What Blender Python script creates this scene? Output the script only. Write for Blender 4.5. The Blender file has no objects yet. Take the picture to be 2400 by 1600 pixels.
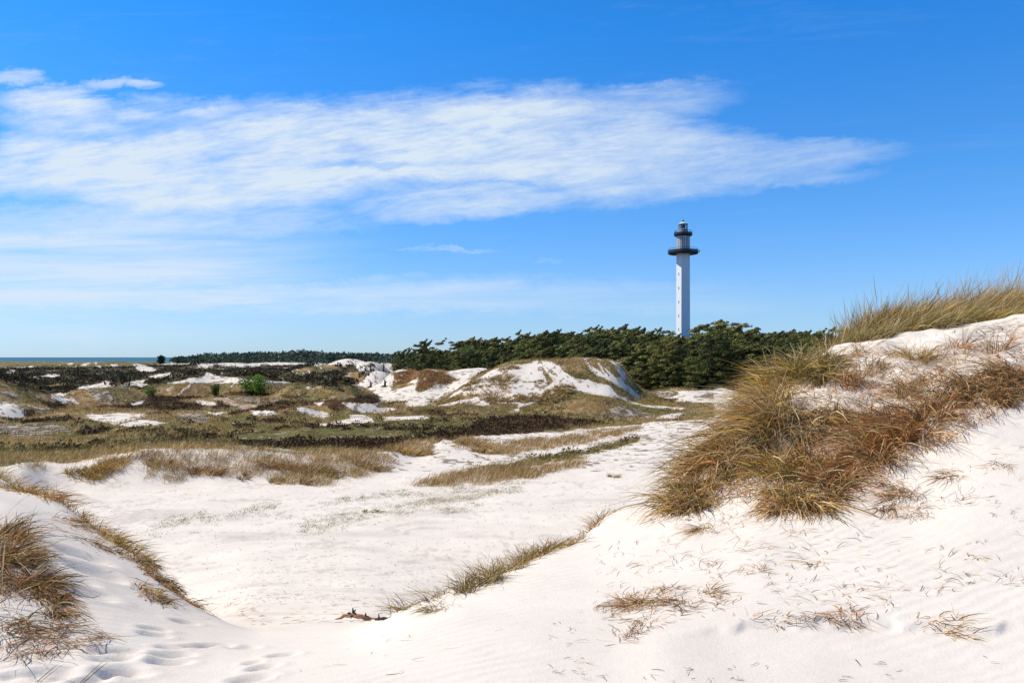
import bpy, math, random
import numpy as np

# ---------------------------------------------------------------- scene units
# camera at the origin (eye height = z 0), looking along +Y; metres everywhere
W, HH, F, CX, HY = 2352.0, 1568.0, 1829.0, 1176.0, 820.0
rng = np.random.default_rng(11)
random.seed(7)
C = bpy.context.scene.collection
SUN_AZ = math.radians(-80)      # from +Y, negative = left
SUN_EL = math.radians(52)

# ---------------------------------------------------------------- noise
def _h(ix, iy, s):
    n = (ix.astype(np.int64) * 374761393 + iy.astype(np.int64) * 668265263 + s * 2147483647 % 1000003 * 97) & 0xFFFFFFFF
    n = ((n ^ (n >> 13)) * 1274126177) & 0xFFFFFFFF
    n = (n ^ (n >> 16)) & 0xFFFFFFFF
    return n / 4294967295.0 * 2 - 1
def noise(x, y, s=0):
    x0 = np.floor(x); y0 = np.floor(y)
    fx = x - x0; fy = y - y0
    u = fx * fx * fx * (fx * (fx * 6 - 15) + 10); v = fy * fy * fy * (fy * (fy * 6 - 15) + 10)
    a = _h(x0, y0, s); b = _h(x0 + 1, y0, s); c = _h(x0, y0 + 1, s); d = _h(x0 + 1, y0 + 1, s)
    return (a + (b - a) * u) * (1 - v) + (c + (d - c) * u) * v
def fbm(x, y, s=0, o=3):
    t = 0; a = 0.6; f = 1.0
    for k in range(o):
        t = t + a * noise(x * f, y * f, s + k * 17); a *= 0.5; f *= 2.03
    return t
def sst(t):
    t = np.clip(t, 0, 1); return t * t * (3 - 2 * t)
def smax(a, b, k=0.15):
    return 0.5 * (a + b + np.sqrt((a - b) ** 2 + k * k)) - 0.0

# ---------------------------------------------------------------- terrain
PROF = {
 -1500: [(4,-1.6),(8,-1.2),(14,-1.0),(22,-3.0),(34,-5)],
 -400: [(4,-1.62),(5,-1.4),(6.5,-1.1),(8,-1.05),(11,-1.3),(13,-2.4),(18,-4.5),(26,-5.6)],
 0:    [(4,-1.65),(5,-1.5),(6,-1.35),(7,-1.3),(8,-1.36),(10,-1.55),(11,-1.66),(13,-2.6),(17,-4.4),(24,-5.6)],
 130:  [(4,-1.66),(5,-1.6),(6,-1.52),(7,-1.5),(8.2,-1.5),(9.5,-1.95),(13,-3.8),(18,-5.2),(26,-5.85)],
 250:  [(4,-1.68),(5.5,-1.68),(6.5,-1.68),(7.6,-1.72),(9,-2.3),(12,-3.8),(16,-5.2),(24,-5.9)],
 350:  [(4,-1.70),(5.5,-1.78),(6.5,-1.83),(7.2,-1.90),(8.2,-2.3),(11,-3.6),(16,-5.3),(24,-6)],
 470:  [(4,-1.71),(5.5,-1.88),(6.5,-2.06),(7.5,-2.42),(10,-3.3),(13,-4.2),(18,-5.3),(24,-5.95)],
 600:  [(4,-1.70),(5.5,-1.93),(7,-2.4),(10,-3.3),(13,-4.02),(18,-5.1),(24,-5.8),(30,-6)],
 800:  [(4,-1.68),(5.5,-1.92),(7,-2.38),(10,-3.3),(13,-4.05),(18,-5.1),(24,-5.8),(30,-6)],
 930:  [(4,-1.67),(5.8,-1.85),(6.5,-2.05),(8,-2.6),(10,-3.35),(13,-4.2),(18,-5.2),(24,-5.9)],
 1100: [(4,-1.66),(6,-1.76),(6.5,-1.83),(8,-2.55),(11,-3.9),(15,-5.1),(20,-5.8),(26,-6)],
 1250: [(4,-1.66),(6,-1.72),(7.2,-1.78),(9,-2.6),(12,-4.2),(17,-5.6),(22,-6)],
 1400: [(4,-1.66),(6,-1.70),(8,-1.68),(8.7,-1.71),(9.8,-2.0),(12,-3.4),(16,-5.2),(22,-6)],
 1530: [(4,-1.64),(6,-1.62),(8,-1.53),(9.3,-1.62),(10.5,-2.2),(14,-4.2),(20,-5.8),(26,-6)],
 1650: [(4,-1.63),(6,-1.55),(7.5,-1.40),(9,-1.08),(10,-1.06),(11.5,-1.9),(15,-4),(20,-5.6),(28,-6)],
 1750: [(4,-1.62),(6,-1.50),(7.3,-1.33),(9,-.78),(10.3,-.52),(11.3,-.6),(13,-1.8),(17,-4.2),(22,-5.6)],
 1850: [(4,-1.62),(6,-1.49),(7.3,-1.24),(9,-.62),(10.8,-.13),(11.8,-.1),(13.5,-.9),(18,-3.5),(25,-5.5)],
 1950: [(4,-1.63),(6,-1.47),(7.5,-1.1),(9.5,-.4),(11.5,.06),(12.3,.13),(14,.0),(18,-2),(26,-5)],
 2100: [(4,-1.64),(6,-1.44),(7.5,-.98),(9.5,-.2),(11.5,.24),(12.6,.33),(14,.30),(16,.1),(22,-2.5),(30,-5)],
 2250: [(4,-1.65),(5.5,-1.48),(7.5,-.85),(9.5,-.05),(11.5,.38),(12.7,.50),(15,.42),(24,-2.5),(34,-5)],
 2352: [(4,-1.65),(5.5,-1.46),(7.5,-.79),(9.5,.0),(11.5,.45),(13,.62),(16,.6),(26,-2.5),(38,-5)],
 2800: [(4,-1.65),(5.5,-1.38),(7.5,-.6),(9.5,.25),(12,.9),(16,1.2),(24,0.2),(40,-4.5)],
 3900: [(4,-1.65),(7,-1.3),(10,-.4),(14,.5),(20,.8),(30,-1.5),(48,-4.5)],
}
LY0, LY1, NLY = math.log(0.5), math.log(95), 420
LYG = np.linspace(LY0, LY1, NLY)
def pchip(xs, ys, xq):
    xs = np.array(xs, float); ys = np.array(ys, float)
    h = np.diff(xs); d = np.diff(ys) / h
    m = np.zeros_like(ys)
    for i in range(1, len(xs) - 1):
        if d[i-1] * d[i] > 0:
            w1 = 2*h[i] + h[i-1]; w2 = h[i] + 2*h[i-1]
            m[i] = (w1 + w2) / (w1 / d[i-1] + w2 / d[i])
    m[0] = d[0]; m[-1] = 0
    k = np.clip(np.searchsorted(xs, xq) - 1, 0, len(h) - 1)
    t = (xq - xs[k]) / h[k]
    t2 = t*t; t3 = t2*t
    return ((2*t3-3*t2+1)*ys[k] + (t3-2*t2+t)*h[k]*m[k] + (-2*t3+3*t2)*ys[k+1] + (t3-t2)*h[k]*m[k+1])
cols = sorted(PROF)
tab = []
for c in cols:
    p = [(0.4, -1.65), (2, -1.655)] + PROF[c]
    last = p[-1]
    p = p + [(max(last[0] * 1.35, 32), -6.0), (96, -6.0)] if last[0] * 1.35 < 80 else p
    tab.append(pchip([math.log(a) for a, b in p], [b for a, b in p], LYG))
tab = np.array(tab)
PXG = np.arange(-1500, 3901, 10.0)
NEAR = np.array([pchip(cols, tab[:, j], PXG) for j in range(NLY)])          # [j, px]
for _ in range(2):
    q = NEAR.copy(); q[:, 1:-1] = .25*NEAR[:, :-2] + .5*NEAR[:, 1:-1] + .25*NEAR[:, 2:]
    NEAR = q; q = NEAR.copy(); q[1:-1] = .25*NEAR[:-2] + .5*NEAR[1:-1] + .25*NEAR[2:]; NEAR = q
A0 = 0.97
def ray(px, Y): return (px - CX) / F * Y
def zat(py, Y): return -(py - HY) / F * Y

MR = [(-900,30,1060),(-200,34,1062),(0,36,1067),(51,36.5,1059),(118,38,1064),(186,39,1066),(250,39.5,1049),(321,40,1030),(405,40.5,1033),
      (540,41,1032),(675,42,1042),(776,43,1049),(888,46,1038),(960,49,1036),(1023,51,1017),(1057,52,1014),(1125,54,1016),(1361,64,988),(1500,68,975),(3000,80,960)]
MRp = np.array([m[0] for m in MR], float); MRy = np.array([m[1] for m in MR], float)
MRz = np.array([zat(m[2], m[1]) for m in MR], float)
_d = np.arange(-900, 3001, 6.0); MRy, MRz, MRp = pchip(MRp, MRy, _d), pchip(MRp, MRz, _d), _d
CD = [(960,95,934),(985,95.5,930),(1060,98,881),(1110,99.5,855),(1149,101,839),(1180,101.5,829),(1215,102,826),(1299,102,823.5),(1340,102,822),(1382,102,825),(1415,102.5,831),(1440,103,856),(1465,104,890),(1494,105,903),(1520,105,915)]
CDp = np.array([m[0] for m in CD], float); CDy = np.array([m[1] for m in CD], float)
CDz = np.array([zat(m[2], m[1]) for m in CD], float)
_d = np.arange(960, 1521, 4.0); CDy, CDz, CDp = pchip(CDp, CDy, _d), pchip(CDp, CDz, _d), _d
# far dunes: (px, distance, crest py, half width px, front depth, back depth)
BUMPS = [(-60,86,866,180,12,15),(30,78,926,60,4,8),(250,98,886,95,7,9),(260,120,872,110,5,9),(440,124,861,105,10,12),(575,126,859,90,10,12),
 (715,118,873,90,8,12),(775,100,876,105,9,10),(790,85,906,98,4.5,9),(655,80,926,85,3.2,8),(330,78,955,120,6,8),
 (800,215,824,85,24,30),(850,205,830,55,18,24),(715,190,840,75,16,20),(760,165,858,80,12,16),
 (1000,134,854,170,32,14),(1100,134,845,95,28,12),(925,124,848,52,6.5,9),(990,118,848,62,7.5,9),(868,150,852,60,14,12),
 (1345,84,909,125,6.5,8),(1270,82,934,55,4,6),(1090,80,937,85,4.5,7),(1450,88,925,90,6,8),
 (1565,113,893,95,9,10),(1640,118,889,70,9,10),
 (262,430,829,40,26,30),(310,400,831,40,26,30),(355,330,842,60,26,24),(200,480,833,45,30,30),(60,520,831,120,40,40),(410,210,856,70,14,18),
 (530,340,833,95,60,30),(110,190,862,120,14,20),(100,300,850,90,22,26),(640,430,832,90,40,40),(470,560,830,90,40,40),(140,640,830,260,30,40),(330,600,831,120,30,40)]
DENTS = []      # (x, y, rx, ry, depth)
def H(x, y, dents=True):
    x = np.asarray(x, float); y = np.asarray(y, float)
    r = np.hypot(x, y); az = np.arctan2(x, y)
    a = np.clip(az, -A0, A0)
    px = CX + F * np.tan(a); Y = np.maximum(r * np.cos(a), 0.05)
    j = np.clip((np.log(Y) - LY0) / (LY1 - LY0) * (NLY - 1), 0, NLY - 1.001)
    i = np.clip((px + 1500) / 10.0, 0, len(PXG) - 1.001)
    j0 = j.astype(int); i0 = i.astype(int); fj = j - j0; fi = i - i0
    z = ((NEAR[j0, i0]*(1-fi) + NEAR[j0, i0+1]*fi)*(1-fj) + (NEAR[j0+1, i0]*(1-fi) + NEAR[j0+1, i0+1]*fi)*fj)
    # valley ridge
    Yc = np.interp(px, MRp, MRy); zc = np.interp(px, MRp, MRz)
    n1 = fbm(x*0.35, y*0.35, 3, 3)
    Yc = Yc + 0.7 * n1
    wf = np.interp(px, [0, 500, 900, 1100, 1361], [4.5, 4.2, 6, 9, 14])
    zh = np.interp(Y, [30, 60, 100, 150, 250, 450, 600, 690, 760], [-5.75, -5.7, -5.75, -5.5, -5.0, -4.2, -3.7, -4.4, -13])
    fr = sst((Y - (Yc - wf)) / wf)
    bk = zh + (zc - zh) * np.exp(-np.clip((Y - Yc) / 7.0, 0, 9) ** 2)
    far = np.where(Y < Yc, -6 + (zc + 6) * fr, bk)
    inn = sst((Y - 22) / 8.0)
    z = np.where(Y > 22, z + (far - np.minimum(z, -5.6)) * inn * (z < -3.0) * sst((-z - 3.0) / 2.0), z)
    # rolling noise of the dune heath
    m = sst((Y - 48) / 25)
    z = z + m * 0.30 * fbm(x / 11, y / 11, 21, 3) + sst((Y-110)/60) * (px < 1000) * 0.9 * fbm(x / 42, y / 42, 31, 3) + sst((Y-110)/60)*(px < 1000)*0.35*fbm(x/9, y/9, 37, 2)
    base = z.copy()
    far_m = Y > 55
    if far_m.any():
        X_ = x[far_m]; Y_ = Y[far_m]; p_ = px[far_m]; zz = z[far_m]
        for (bp, by, bpy_, bw, df, db) in BUMPS:
            top = zat(bpy_, by)
            dx = (X_ - ray(bp, by)) / (bw / F * by)
            dy = np.where(Y_ < by, (Y_ - by) / df, (Y_ - by) / db)
            d2 = dx * dx + dy * dy
            k = d2 < 1
            if k.any():
                b = zz[k]; zt = b + (top - np.minimum(b, top)) * (1 - d2[k]) ** 1.25
                zz[k] = np.maximum(b, zt)
        # the big white dune
        k = (p_ > 962) & (p_ < 1518) & (Y_ > 70) & (Y_ < 135)
        if k.any():
            yc = np.interp(p_[k], CDp, CDy) ; z1 = np.interp(p_[k], CDp, CDz)
            yy = Y_[k]
            wfr = np.interp(p_[k], [960, 1060, 1180, 1300, 1400, 1520], [4, 9, 13.5, 14, 12.5, 6])
            t = np.clip((yy - (yc - wfr)) / wfr, 0, 1)
            prof = 0.55 * t + 0.45 * sst(t)
            prof = np.where(yy > yc, np.exp(-np.clip((yy - yc) / 9.0, 0, 9) ** 2), prof)
            b = np.minimum(zz[k], z1)
            rill = 0.0
            zz[k] = np.maximum(zz[k], b + (z1 - b) * prof) 
        z[far_m] = zz
    # fine relief
    z = z + sst((Y - 58) / 20) * 0.10 * fbm(x / 2.6, y / 2.6, 51, 2) * (Y < 260)
    z = z + (Y < 70) * (0.030 * fbm(x / 1.7, y / 1.7, 61, 3) * sst((Y - 2) / 6) + 0.0025 * fbm(x / 0.33, y / 0.33, 71, 2))
    # right face of the near dune is lumpy under its grass
    lump = sst((px - 1450) / 200) * sst((Y - 7.0) / 1.5) * (Y < 20)
    z = z + lump * (0.12 * fbm(x / 0.9, y / 0.9, 81, 3) + 0.05 * fbm(x / 0.35, y / 0.35, 83, 2))
    lf = sst((60 - px) / 200) * sst((Y - 4.3) / 1) * (Y < 14)
    z = z + lf * 0.06 * fbm(x / 0.7, y / 0.7, 91, 2)
    # low wind-cut lip in the right foreground
    lipy = 4.78 + 0.12 * noise(px / 120, px * 0, 5) + 0.04 * noise(px / 40, px * 0, 6)
    z = z - 0.035 * sst((px - 1500) / 250) * sst((lipy - Y) / 0.10) * sst((Y - 3.2) / 0.9)
    back = sst((np.abs(az) - 1.0) / 0.8)
    zb = -1.6 + 0.35 * fbm(x / 6, y / 6, 101, 3) * sst((r - 2) / 6) - 3.2 * sst((r - 20) / 60)
    z = z * (1 - back) + zb * back
    z = np.where(r > 1250, z - 11 * sst((r - 1250) / 200), z)
    if dents:
        for (dx0, dy0, rx, ry, dep, rot) in DENTS:
            k = (np.abs(x - dx0) < rx * 3.2) & (np.abs(y - dy0) < rx * 3.2)
            if k.any():
                ex = x[k] - dx0; ey = y[k] - dy0
                cu, su = math.cos(rot), math.sin(rot)
                ex, ey = (ex * cu + ey * su) / rx, (-ex * su + ey * cu) / ry
                d = np.sqrt(ex * ex + ey * ey)
                z[k] += dep * (-np.exp(-(d / 0.8) ** 4) + 0.20 * np.exp(-((d - 1.25) / 0.35) ** 2))
    return z
_YS = np.exp(np.linspace(math.log(1.6), math.log(800), 2600))
def hit(px, py, ymin=1.6, ymax=800, dents=False):
    """world point of the ground seen in a given direction"""
    Y = _YS[(_YS >= ymin) & (_YS <= ymax)]
    x = ray(px, Y); z = H(x, Y, dents); zr = zat(py, Y)
    k = np.nonzero(z >= zr)[0]
    if len(k) == 0:
        k = [int(np.argmin(zr - z))]
    i = k[0]
    return float(x[i]), float(Y[i]), float(z[i])
def hz(x, y):
    return float(H(np.array([x]), np.array([y]))[0])

# footprints and slumped steps
for (zx, zy, s) in [(420,1420,1.2),(360,1388,1.0),(790,1392,1.2),(862,1405,1.2),(785,1300,1.1),(1190,1280,1.1),(1160,1330,1.1),(850,1255,.9),(750,1240,.9),
                 (1360,1220,.9),(1490,1212,1.0),(1680,1228,.9),(1950,1280,.9),(1810,1365,.9),(1740,1440,1.1),(1060,1140,.9),(1060,1100,.9),(690,1258,.8),
                 (1270,1052,.9),(1170,1225,.8),(620,1465,1.0),(140,1420,.9),(1740,1330,.6)]:
    X_, Y_, _ = hit(zx/2.94*.98, (1100+zy/2.94)*.98)
    DENTS.append((X_, Y_, 0.12*s, 0.065*s, 0.034*s, 0.35 + 0.5*random.random()))
for (zx, zy, s) in [(560,590,1.2),(660,710,1.2),(600,850,1.0),(520,760,.8)]:
    X_, Y_, _ = hit(zx/2.94*.98, (1100+zy/2.94)*.98)
    DENTS.append((X_, Y_, 0.20*s, 0.12*s, 0.045*s, 0.3))

# ---------------------------------------------------------------- ground cover
# what grows where: outlines read off in bearing / dip angle from the eye and laid on the ground
def zA(p): return [((x/2.904)*.98, (760+y/2.904)*.98) for x, y in p]
def zB(p): return [((700+x/2.904)*.98, (760+y/2.904)*.98) for x, y in p]
def z1(p): return [((820+x/7.84)*.98, (820+y/7.84)*.98) for x, y in p]
def z2(p): return [((x/5.88)*.98, (820+y/5.88)*.98) for x, y in p]
def z3(p): return [((380+x/4.9)*.98, (800+y/4.9)*.98) for x, y in p]
def z4(p): return [((940+x/5.88)*.98, (770+y/5.88)*.98) for x, y in p]
def z5(p): return [((1300+x/5.88)*.98, (780+y/5.88)*.98) for x, y in p]
S, D, HE, G, K, O, L, P, R, FF, V, T = range(12)
# sand, dry grass, heather, green, dark heath, olive, lichen speckle, bare pinkish, red-brown, forest floor, sparse sedge, tufts on sand
PATCH = []
def pa(cls, conv, polys, wob=3.0):
    for q in polys: PATCH.append((cls, np.array(conv(q)), wob))
ident = lambda p: p
pa(D, ident, [[(-400,1075),(0,1072),(60,1060),(180,1064),(250,1048),(330,1030),(560,1031),(700,1042),(880,1036),(960,1030),(1060,1000),(1300,990),(1500,970),(1640,960),(1640,880),(-400,880)]], 2)
pa(K, ident, [[(-400,846),(0,846),(380,838),(860,838),(840,880),(760,890),(640,876),(480,862),(380,880),(330,900),(180,905),(90,905),(0,880),(-400,880)]], 3)
pa(O, z2, [[(-900,60),(0,60),(1000,60),(1500,60),(2352,100),(2352,185),(1700,240),(1000,250),(300,240),(0,265),(-900,265)]], 2)
pa(D, z2, [[(-900,420),(0,420),(250,560),(560,760),(350,740),(0,690),(-900,690)],[(940,560),(1200,530),(1700,500),(1950,540),(2000,640),(1800,760),(1300,780),(1090,720)],
   [(970,790),(1150,770),(1330,830),(980,830)],[(440,510),(900,460),(1000,500),(700,560)]])
pa(L, z2, [[(0,560),(140,580),(250,590),(220,660),(60,640)],[(1200,550),(1500,560),(1550,700),(1300,700)],[(-500,1000),(900,1040),(1000,1150),(0,1176),(-500,1176)]])
pa(HE, z2, [[(560,700),(900,740),(960,800),(700,840)],[(1310,770),(1700,760),(2000,640),(2352,630),(2352,830),(1400,800)],[(1050,1080),(1200,1060),(1480,1080),(1500,1150),(1100,1160)],
   [(220,960),(900,930),(1150,960),(900,1000),(330,1010)],[(410,520),(900,490),(980,520),(600,570)],[(330,830),(480,820),(470,900),(340,940)]])
pa(S, z2, [[(390,222),(490,218),(480,240),(400,240)],[(930,183),(1010,178),(1005,202),(930,207)],[(1100,205),(1240,165),(1230,198),(1160,222)],[(1290,175),(1340,160),(1330,198)],[(1530,198),(1640,198),(1600,238),(1550,238)],
   [(1000,236),(1060,222),(1060,242)],[(1260,225),(1400,213),(1400,242),(1270,242)],[(1800,215),(1870,190),(2000,215),(2150,260),(2170,300),(2100,322),(1980,310),(1880,280),(1880,240)],
   [(95,298),(160,303),(150,322),(92,317)],[(120,272),(200,278),(180,302)],[(570,360),(640,333),(850,333),(840,352),(700,382),(600,377)],[(370,376),(520,366),(510,382),(380,392)],[(480,403),(560,398),(580,432),(500,422)],
   [(1260,323),(1330,316),(1340,332),(1270,337)],[(2050,360),(2350,310),(2352,360),(2250,420),(2120,390)],[(1040,510),(1250,480),(1480,420),(1600,490),(1500,512),(1200,537),(1080,532)],
   [(1600,490),(1850,430),(2100,400),(2080,450),(1960,510),(1850,500),(1700,502)],[(700,610),(950,580),(880,650),(1000,650),(1090,730),(850,745),(720,680)],[(-600,690),(0,705),(200,745),(330,820),(330,940),(200,945),(0,915),(-600,900)],
   [(300,740),(560,800),(740,810),(560,827),(380,780)],[(1170,900),(1650,860),(1980,880),(2000,910),(1750,980),(1600,1030),(1230,950)],[(1640,1030),(1900,960),(2100,960),(2300,1010),(2150,1050),(1700,1045)],
   [(1800,750),(1980,680),(1960,740),(1850,772)]], 2)
pa(P, z3, [[(500,650),(760,650),(900,720),(1250,760),(900,785),(650,690)]])
pa(L, z3, [[(180,830),(450,830),(560,900),(450,940),(200,900)],[(780,630),(900,650),(1000,620),(1180,670),(1150,720),(900,700)],[(1230,660),(1370,640),(1360,680),(1250,720)]])
pa(G, z3, [[(1230,1090),(1400,1060),(2352,1010),(2352,1176),(1000,1176)],[(760,880),(1000,880),(1020,920),(800,925)],[(820,700),(830,640),(820,650)]])
pa(HE, z3, [[(0,625),(400,630),(550,640),(200,680),(0,690)],[(0,690),(260,700),(470,740),(470,790),(0,800)],[(560,740),(680,700),(800,760),(720,780),(580,775)],[(640,600),(900,570),(1130,580),(1300,600),(1130,640),(850,620)],
   [(1350,600),(1700,630),(1690,655),(1400,655)],[(800,830),(1000,770),(1300,720),(1420,690),(1540,710),(1500,760),(1300,800),(1000,800),(830,850)],[(1580,690),(1750,680),(2000,660),(2352,640),(2352,690),(2100,760),(2000,800),(1800,720),(1600,740)],
   [(820,930),(1000,970),(1000,1000),(850,980)],[(1230,1010),(1400,980),(1470,1000),(1400,1040),(1240,1035)],[(1000,890),(1430,900),(1400,950),(1050,940)],[(190,1040),(290,1060),(290,1100),(200,1080)],[(30,1090),(180,1090),(200,1150),(60,1130)],
   [(380,1110),(660,1090),(700,1120),(400,1140)],[(740,1050),(1230,1040),(1150,1090),(760,1080)]])
pa(D, z3, [[(1500,330),(1900,260),(2050,300),(1900,380),(1650,400),(1480,350)],[(2050,360),(2250,350),(2300,430),(2150,460)]])
pa(S, z3, [[(400,263),(560,263),(600,302),(420,302)],[(620,280),(800,257),(1130,247),(1220,265),(1100,288),(800,288)],[(0,390),(90,350),(140,400),(40,450),(0,450)],[(200,360),(290,380),(240,402)],[(460,370),(520,360),(640,390),(500,402)],
   [(640,370),(700,358),(710,387)],[(1290,343),(1322,343),(1322,362)],[(1298,378),(1332,383),(1320,400)],[(1340,423),(1640,418),(1640,440),(1350,442)],[(1390,310),(1480,300),(1470,320),(1400,325)],[(1700,280),(1800,240),(1880,250),(1800,282)],[(1500,340),(1560,328),(1540,362)],
   [(1600,385),(1720,320),(1680,372)],[(1810,298),(1842,298),(1842,322)],[(2060,220),(2200,190),(2300,220),(2352,240),(2352,370),(2250,340),(2200,270),(2050,290)],[(2090,390),(2160,380),(2140,422)],[(1870,430),(2000,413),(2050,440),(1900,452)],
   [(1660,513),(1750,540),(1670,552)],[(2200,500),(2352,460),(2352,540)],[(330,480),(385,430),(400,440),(300,530),(200,612),(160,622)],[(870,430),(892,430),(800,525),(790,520)],
   [(340,670),(600,690),(640,720),(480,740)],[(460,790),(620,820),(740,800),(740,822),(600,847)],[(1020,790),(1270,790),(1340,830),(1040,865)],[(1545,760),(1640,750),(1700,780),(1960,830),(1880,900),(1600,835)],[(1740,700),(1850,690),(1800,740)],
   [(2060,690),(2352,740),(2352,830),(2200,800)],[(1700,960),(1900,940),(2352,860),(2352,950),(1900,990)]], 2)
pa(S, z1, [[(0,140),(170,150),(380,220),(250,250),(0,240)],[(90,270),(300,250),(300,320),(600,290),(880,310),(870,380),(650,420),(250,420),(150,350)],[(430,190),(960,190),(960,210),(700,240),(450,210)],
   [(60,650),(230,590),(330,470),(560,520),(720,560),(800,560),(760,760),(1100,660),(1250,560),(1190,740),(1300,790),(1650,620),(1960,540),(2352,370),(2352,480),(1900,760),(1400,1030),(1040,1040),(1000,950),(700,950),(560,960),(480,830),(400,750),(200,680)],
   [(0,970),(300,980),(560,960),(480,1050),(900,1080),(600,1170),(350,1150),(200,1000)],[(0,1190),(300,1190),(450,1300),(420,1350),(0,1380)],[(780,1210),(1400,1210),(1550,1290),(1350,1300),(900,1350),(720,1380),(600,1240)]], 2)
pa(D, z1, [[(0,430),(290,440),(260,560),(100,640),(0,640)],[(0,650),(350,740),(430,830),(0,830)],[(600,1030),(900,950),(1020,920),(1050,1040),(700,1060)],
   [(560,1170),(900,1090),(1300,1060),(1900,1060),(2352,980),(2352,1200),(1900,1240),(1260,1180),(760,1200)]])
pa(R, z1, [[(810,420),(1200,380),(1250,500),(1100,600),(900,640),(790,600)],[(1260,440),(1450,370),(1700,400),(1950,540),(1800,640),(1560,600),(1520,700),(1250,750),(1190,740)]], 4)
pa(P, z1, [[(0,1390),(300,1380),(700,1390),(850,1430),(400,1480),(0,1450)]])
pa(G, z1, [[(920,1350),(1300,1270),(2352,1260),(2352,1480),(1500,1480),(800,1400)],[(0,1500),(450,1480),(800,1520),(0,1568)]])
pa(HE, z1, [[(430,820),(530,850),(560,960),(400,990),(0,960),(0,870)],[(1550,1060),(1750,1040),(1760,1100),(1580,1110)],[(1250,1180),(1500,1100),(1900,1160),(2352,1140),(2352,1200),(1750,1240),(1480,1200)]])
# the big white dune and its grass stripes
pa(S, z4, [[(380,1060),(700,880),(1170,600),(1500,480),(1700,440),(2352,420),(2352,860),(2040,960),(1650,1080),(1640,1170),(1480,1176),(1600,1090),(1100,1080)]], 1.5)
pa(S, z5, [[(0,420),(60,340),(800,350),(950,540),(970,650),(1180,880),(1100,930),(860,900),(550,850),(350,800),(0,760)]], 1.5)
pa(D, z4, [[(380,1070),(700,880),(1100,590),(1400,490),(1600,400),(1700,395),(1500,500),(1240,575),(900,790),(720,890),(560,1010)],[(1450,480),(1560,400),(1800,400),(2000,390),(2352,380),(2352,560),(2250,560),(2100,460),(1850,440),(1700,480),(1600,492)],
   [(1850,430),(1950,460),(2040,560),(2180,660),(2120,645),(1980,490)],[(1930,520),(2060,640),(2110,740),(2050,770),(1960,600)],
   [(2230,580),(2352,600),(2352,670)],[(450,1060),(600,1000),(850,880),(870,950),(700,1010)],[(480,1100),(800,1030),(1000,1040),(1080,1090),(1100,1150),(600,1176)],[(1120,1080),(1300,1020),(1630,1040),(1600,1100),(1330,1176),(1200,1130)],
   [(1700,1176),(2000,980),(2352,860),(2352,1176)]], 2)
pa(D, z5, [[(770,345),(900,440),(1110,600),(1290,790),(1500,850),(1700,960),(1400,990),(1200,960),(1100,930),(1190,880),(950,690),(970,600),(900,470)],[(600,390),(740,350),(850,480),(920,620),(860,620),(700,480)],[(430,345),(590,345),(700,490),(780,640),(640,530),(500,440)],
   [(0,340),(380,340),(480,480),(700,630),(900,750),(1150,900),(1100,940),(880,870),(760,720),(550,680),(480,640),(300,630),(120,540),(50,420)],
   [(0,820),(200,790),(350,800),(550,860),(850,900),(1100,960),(1400,990),(1450,1110),(1350,1140),(1200,1030),(1000,1010),(800,1050),(640,1100),(700,1176),(0,1176)]], 2)
pa(S, z5, [[(60,420),(140,560),(300,650),(500,660),(560,690),(400,690),(140,620),(20,560)],[(395,350),(430,350),(560,520),(660,610),(600,600),(480,490)],[(590,395),(640,420),(780,640),(720,640)],[(800,420),(850,430),(960,540),(970,640),(920,600)],
   [(700,560),(900,700),(1180,880),(1140,905),(900,760),(760,650)],[(880,890),(1050,940),(1250,990),(1500,1010),(1800,1035),(1750,1060),(1400,1035),(1200,1005),(1000,965)],[(1480,1130),(1700,1100),(1820,1100),(1650,1176),(1400,1176)],
   [(1260,810),(1700,800),(2050,785),(1760,960),(1650,955),(1700,900),(1500,900)],[(1650,955),(2050,790),(2300,790),(2300,965)]], 1.5)
pa(L, z5, [[(650,1090),(820,1025),(1000,1005),(1200,1050),(1390,1150),(1300,1176),(800,1165)],[(1280,815),(1700,805),(1720,860),(1500,890)],[(1960,880),(2200,810),(2200,900)]])
# valley rim
pa(G, ident, [[(470,1012),(640,987),(880,966),(1100,956),(1170,975),(1100,1000),(900,1025),(700,1035),(540,1028)]])
pa(HE, ident, [[(1110,964),(1240,953),(1400,968),(1380,976),(1250,990),(1130,1000),(960,1016),(860,1034),(560,1026),(640,1018),(900,1008),(1060,990)]])
pa(T, zB, [[(1060,830),(1400,800),(1900,760),(2323,690),(2323,735),(1900,815),(1500,875),(1300,885)]])
pa(S, zB, [[(640,880),(800,880),(1000,775),(1060,790),(1070,870),(1200,870),(1300,890),(1500,880),(1500,910),(1100,1000),(850,1080),(700,1060),(640,980)],[(800,1080),(1100,960),(1500,885),(1900,822),(2323,716),(2323,752),(1900,852),(1500,912),(1100,1000),(850,1085)]], 2)
pa(T, zB, [[(610,860),(750,790),(900,800),(900,880),(800,870)],[(1050,790),(1300,790),(1300,890),(1200,865),(1060,870)]], 3)
pa(D, zB, [[(1120,1000),(1250,965),(1500,918),(1900,862),(2323,755),(2323,800),(2000,880),(1560,970),(1540,1040),(1480,1000),(1130,1012)]], 3)
pa(T, zB, [[(780,1085),(950,1030),(1130,1000),(1560,1000),(1950,900),(1940,960),(1560,1040),(1150,1100),(900,1090)]], 3)
pa(T, ident, [[(165,1100),(250,1050),(330,1046),(410,1036),(540,1033),(700,1042),(880,1042),(905,1075),(820,1090),(700,1108),(640,1104),(560,1085),(440,1102),(330,1092),(300,1060),(230,1110)],[(40,1065),(110,1062),(120,1075),(60,1082)]], 6)
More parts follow.
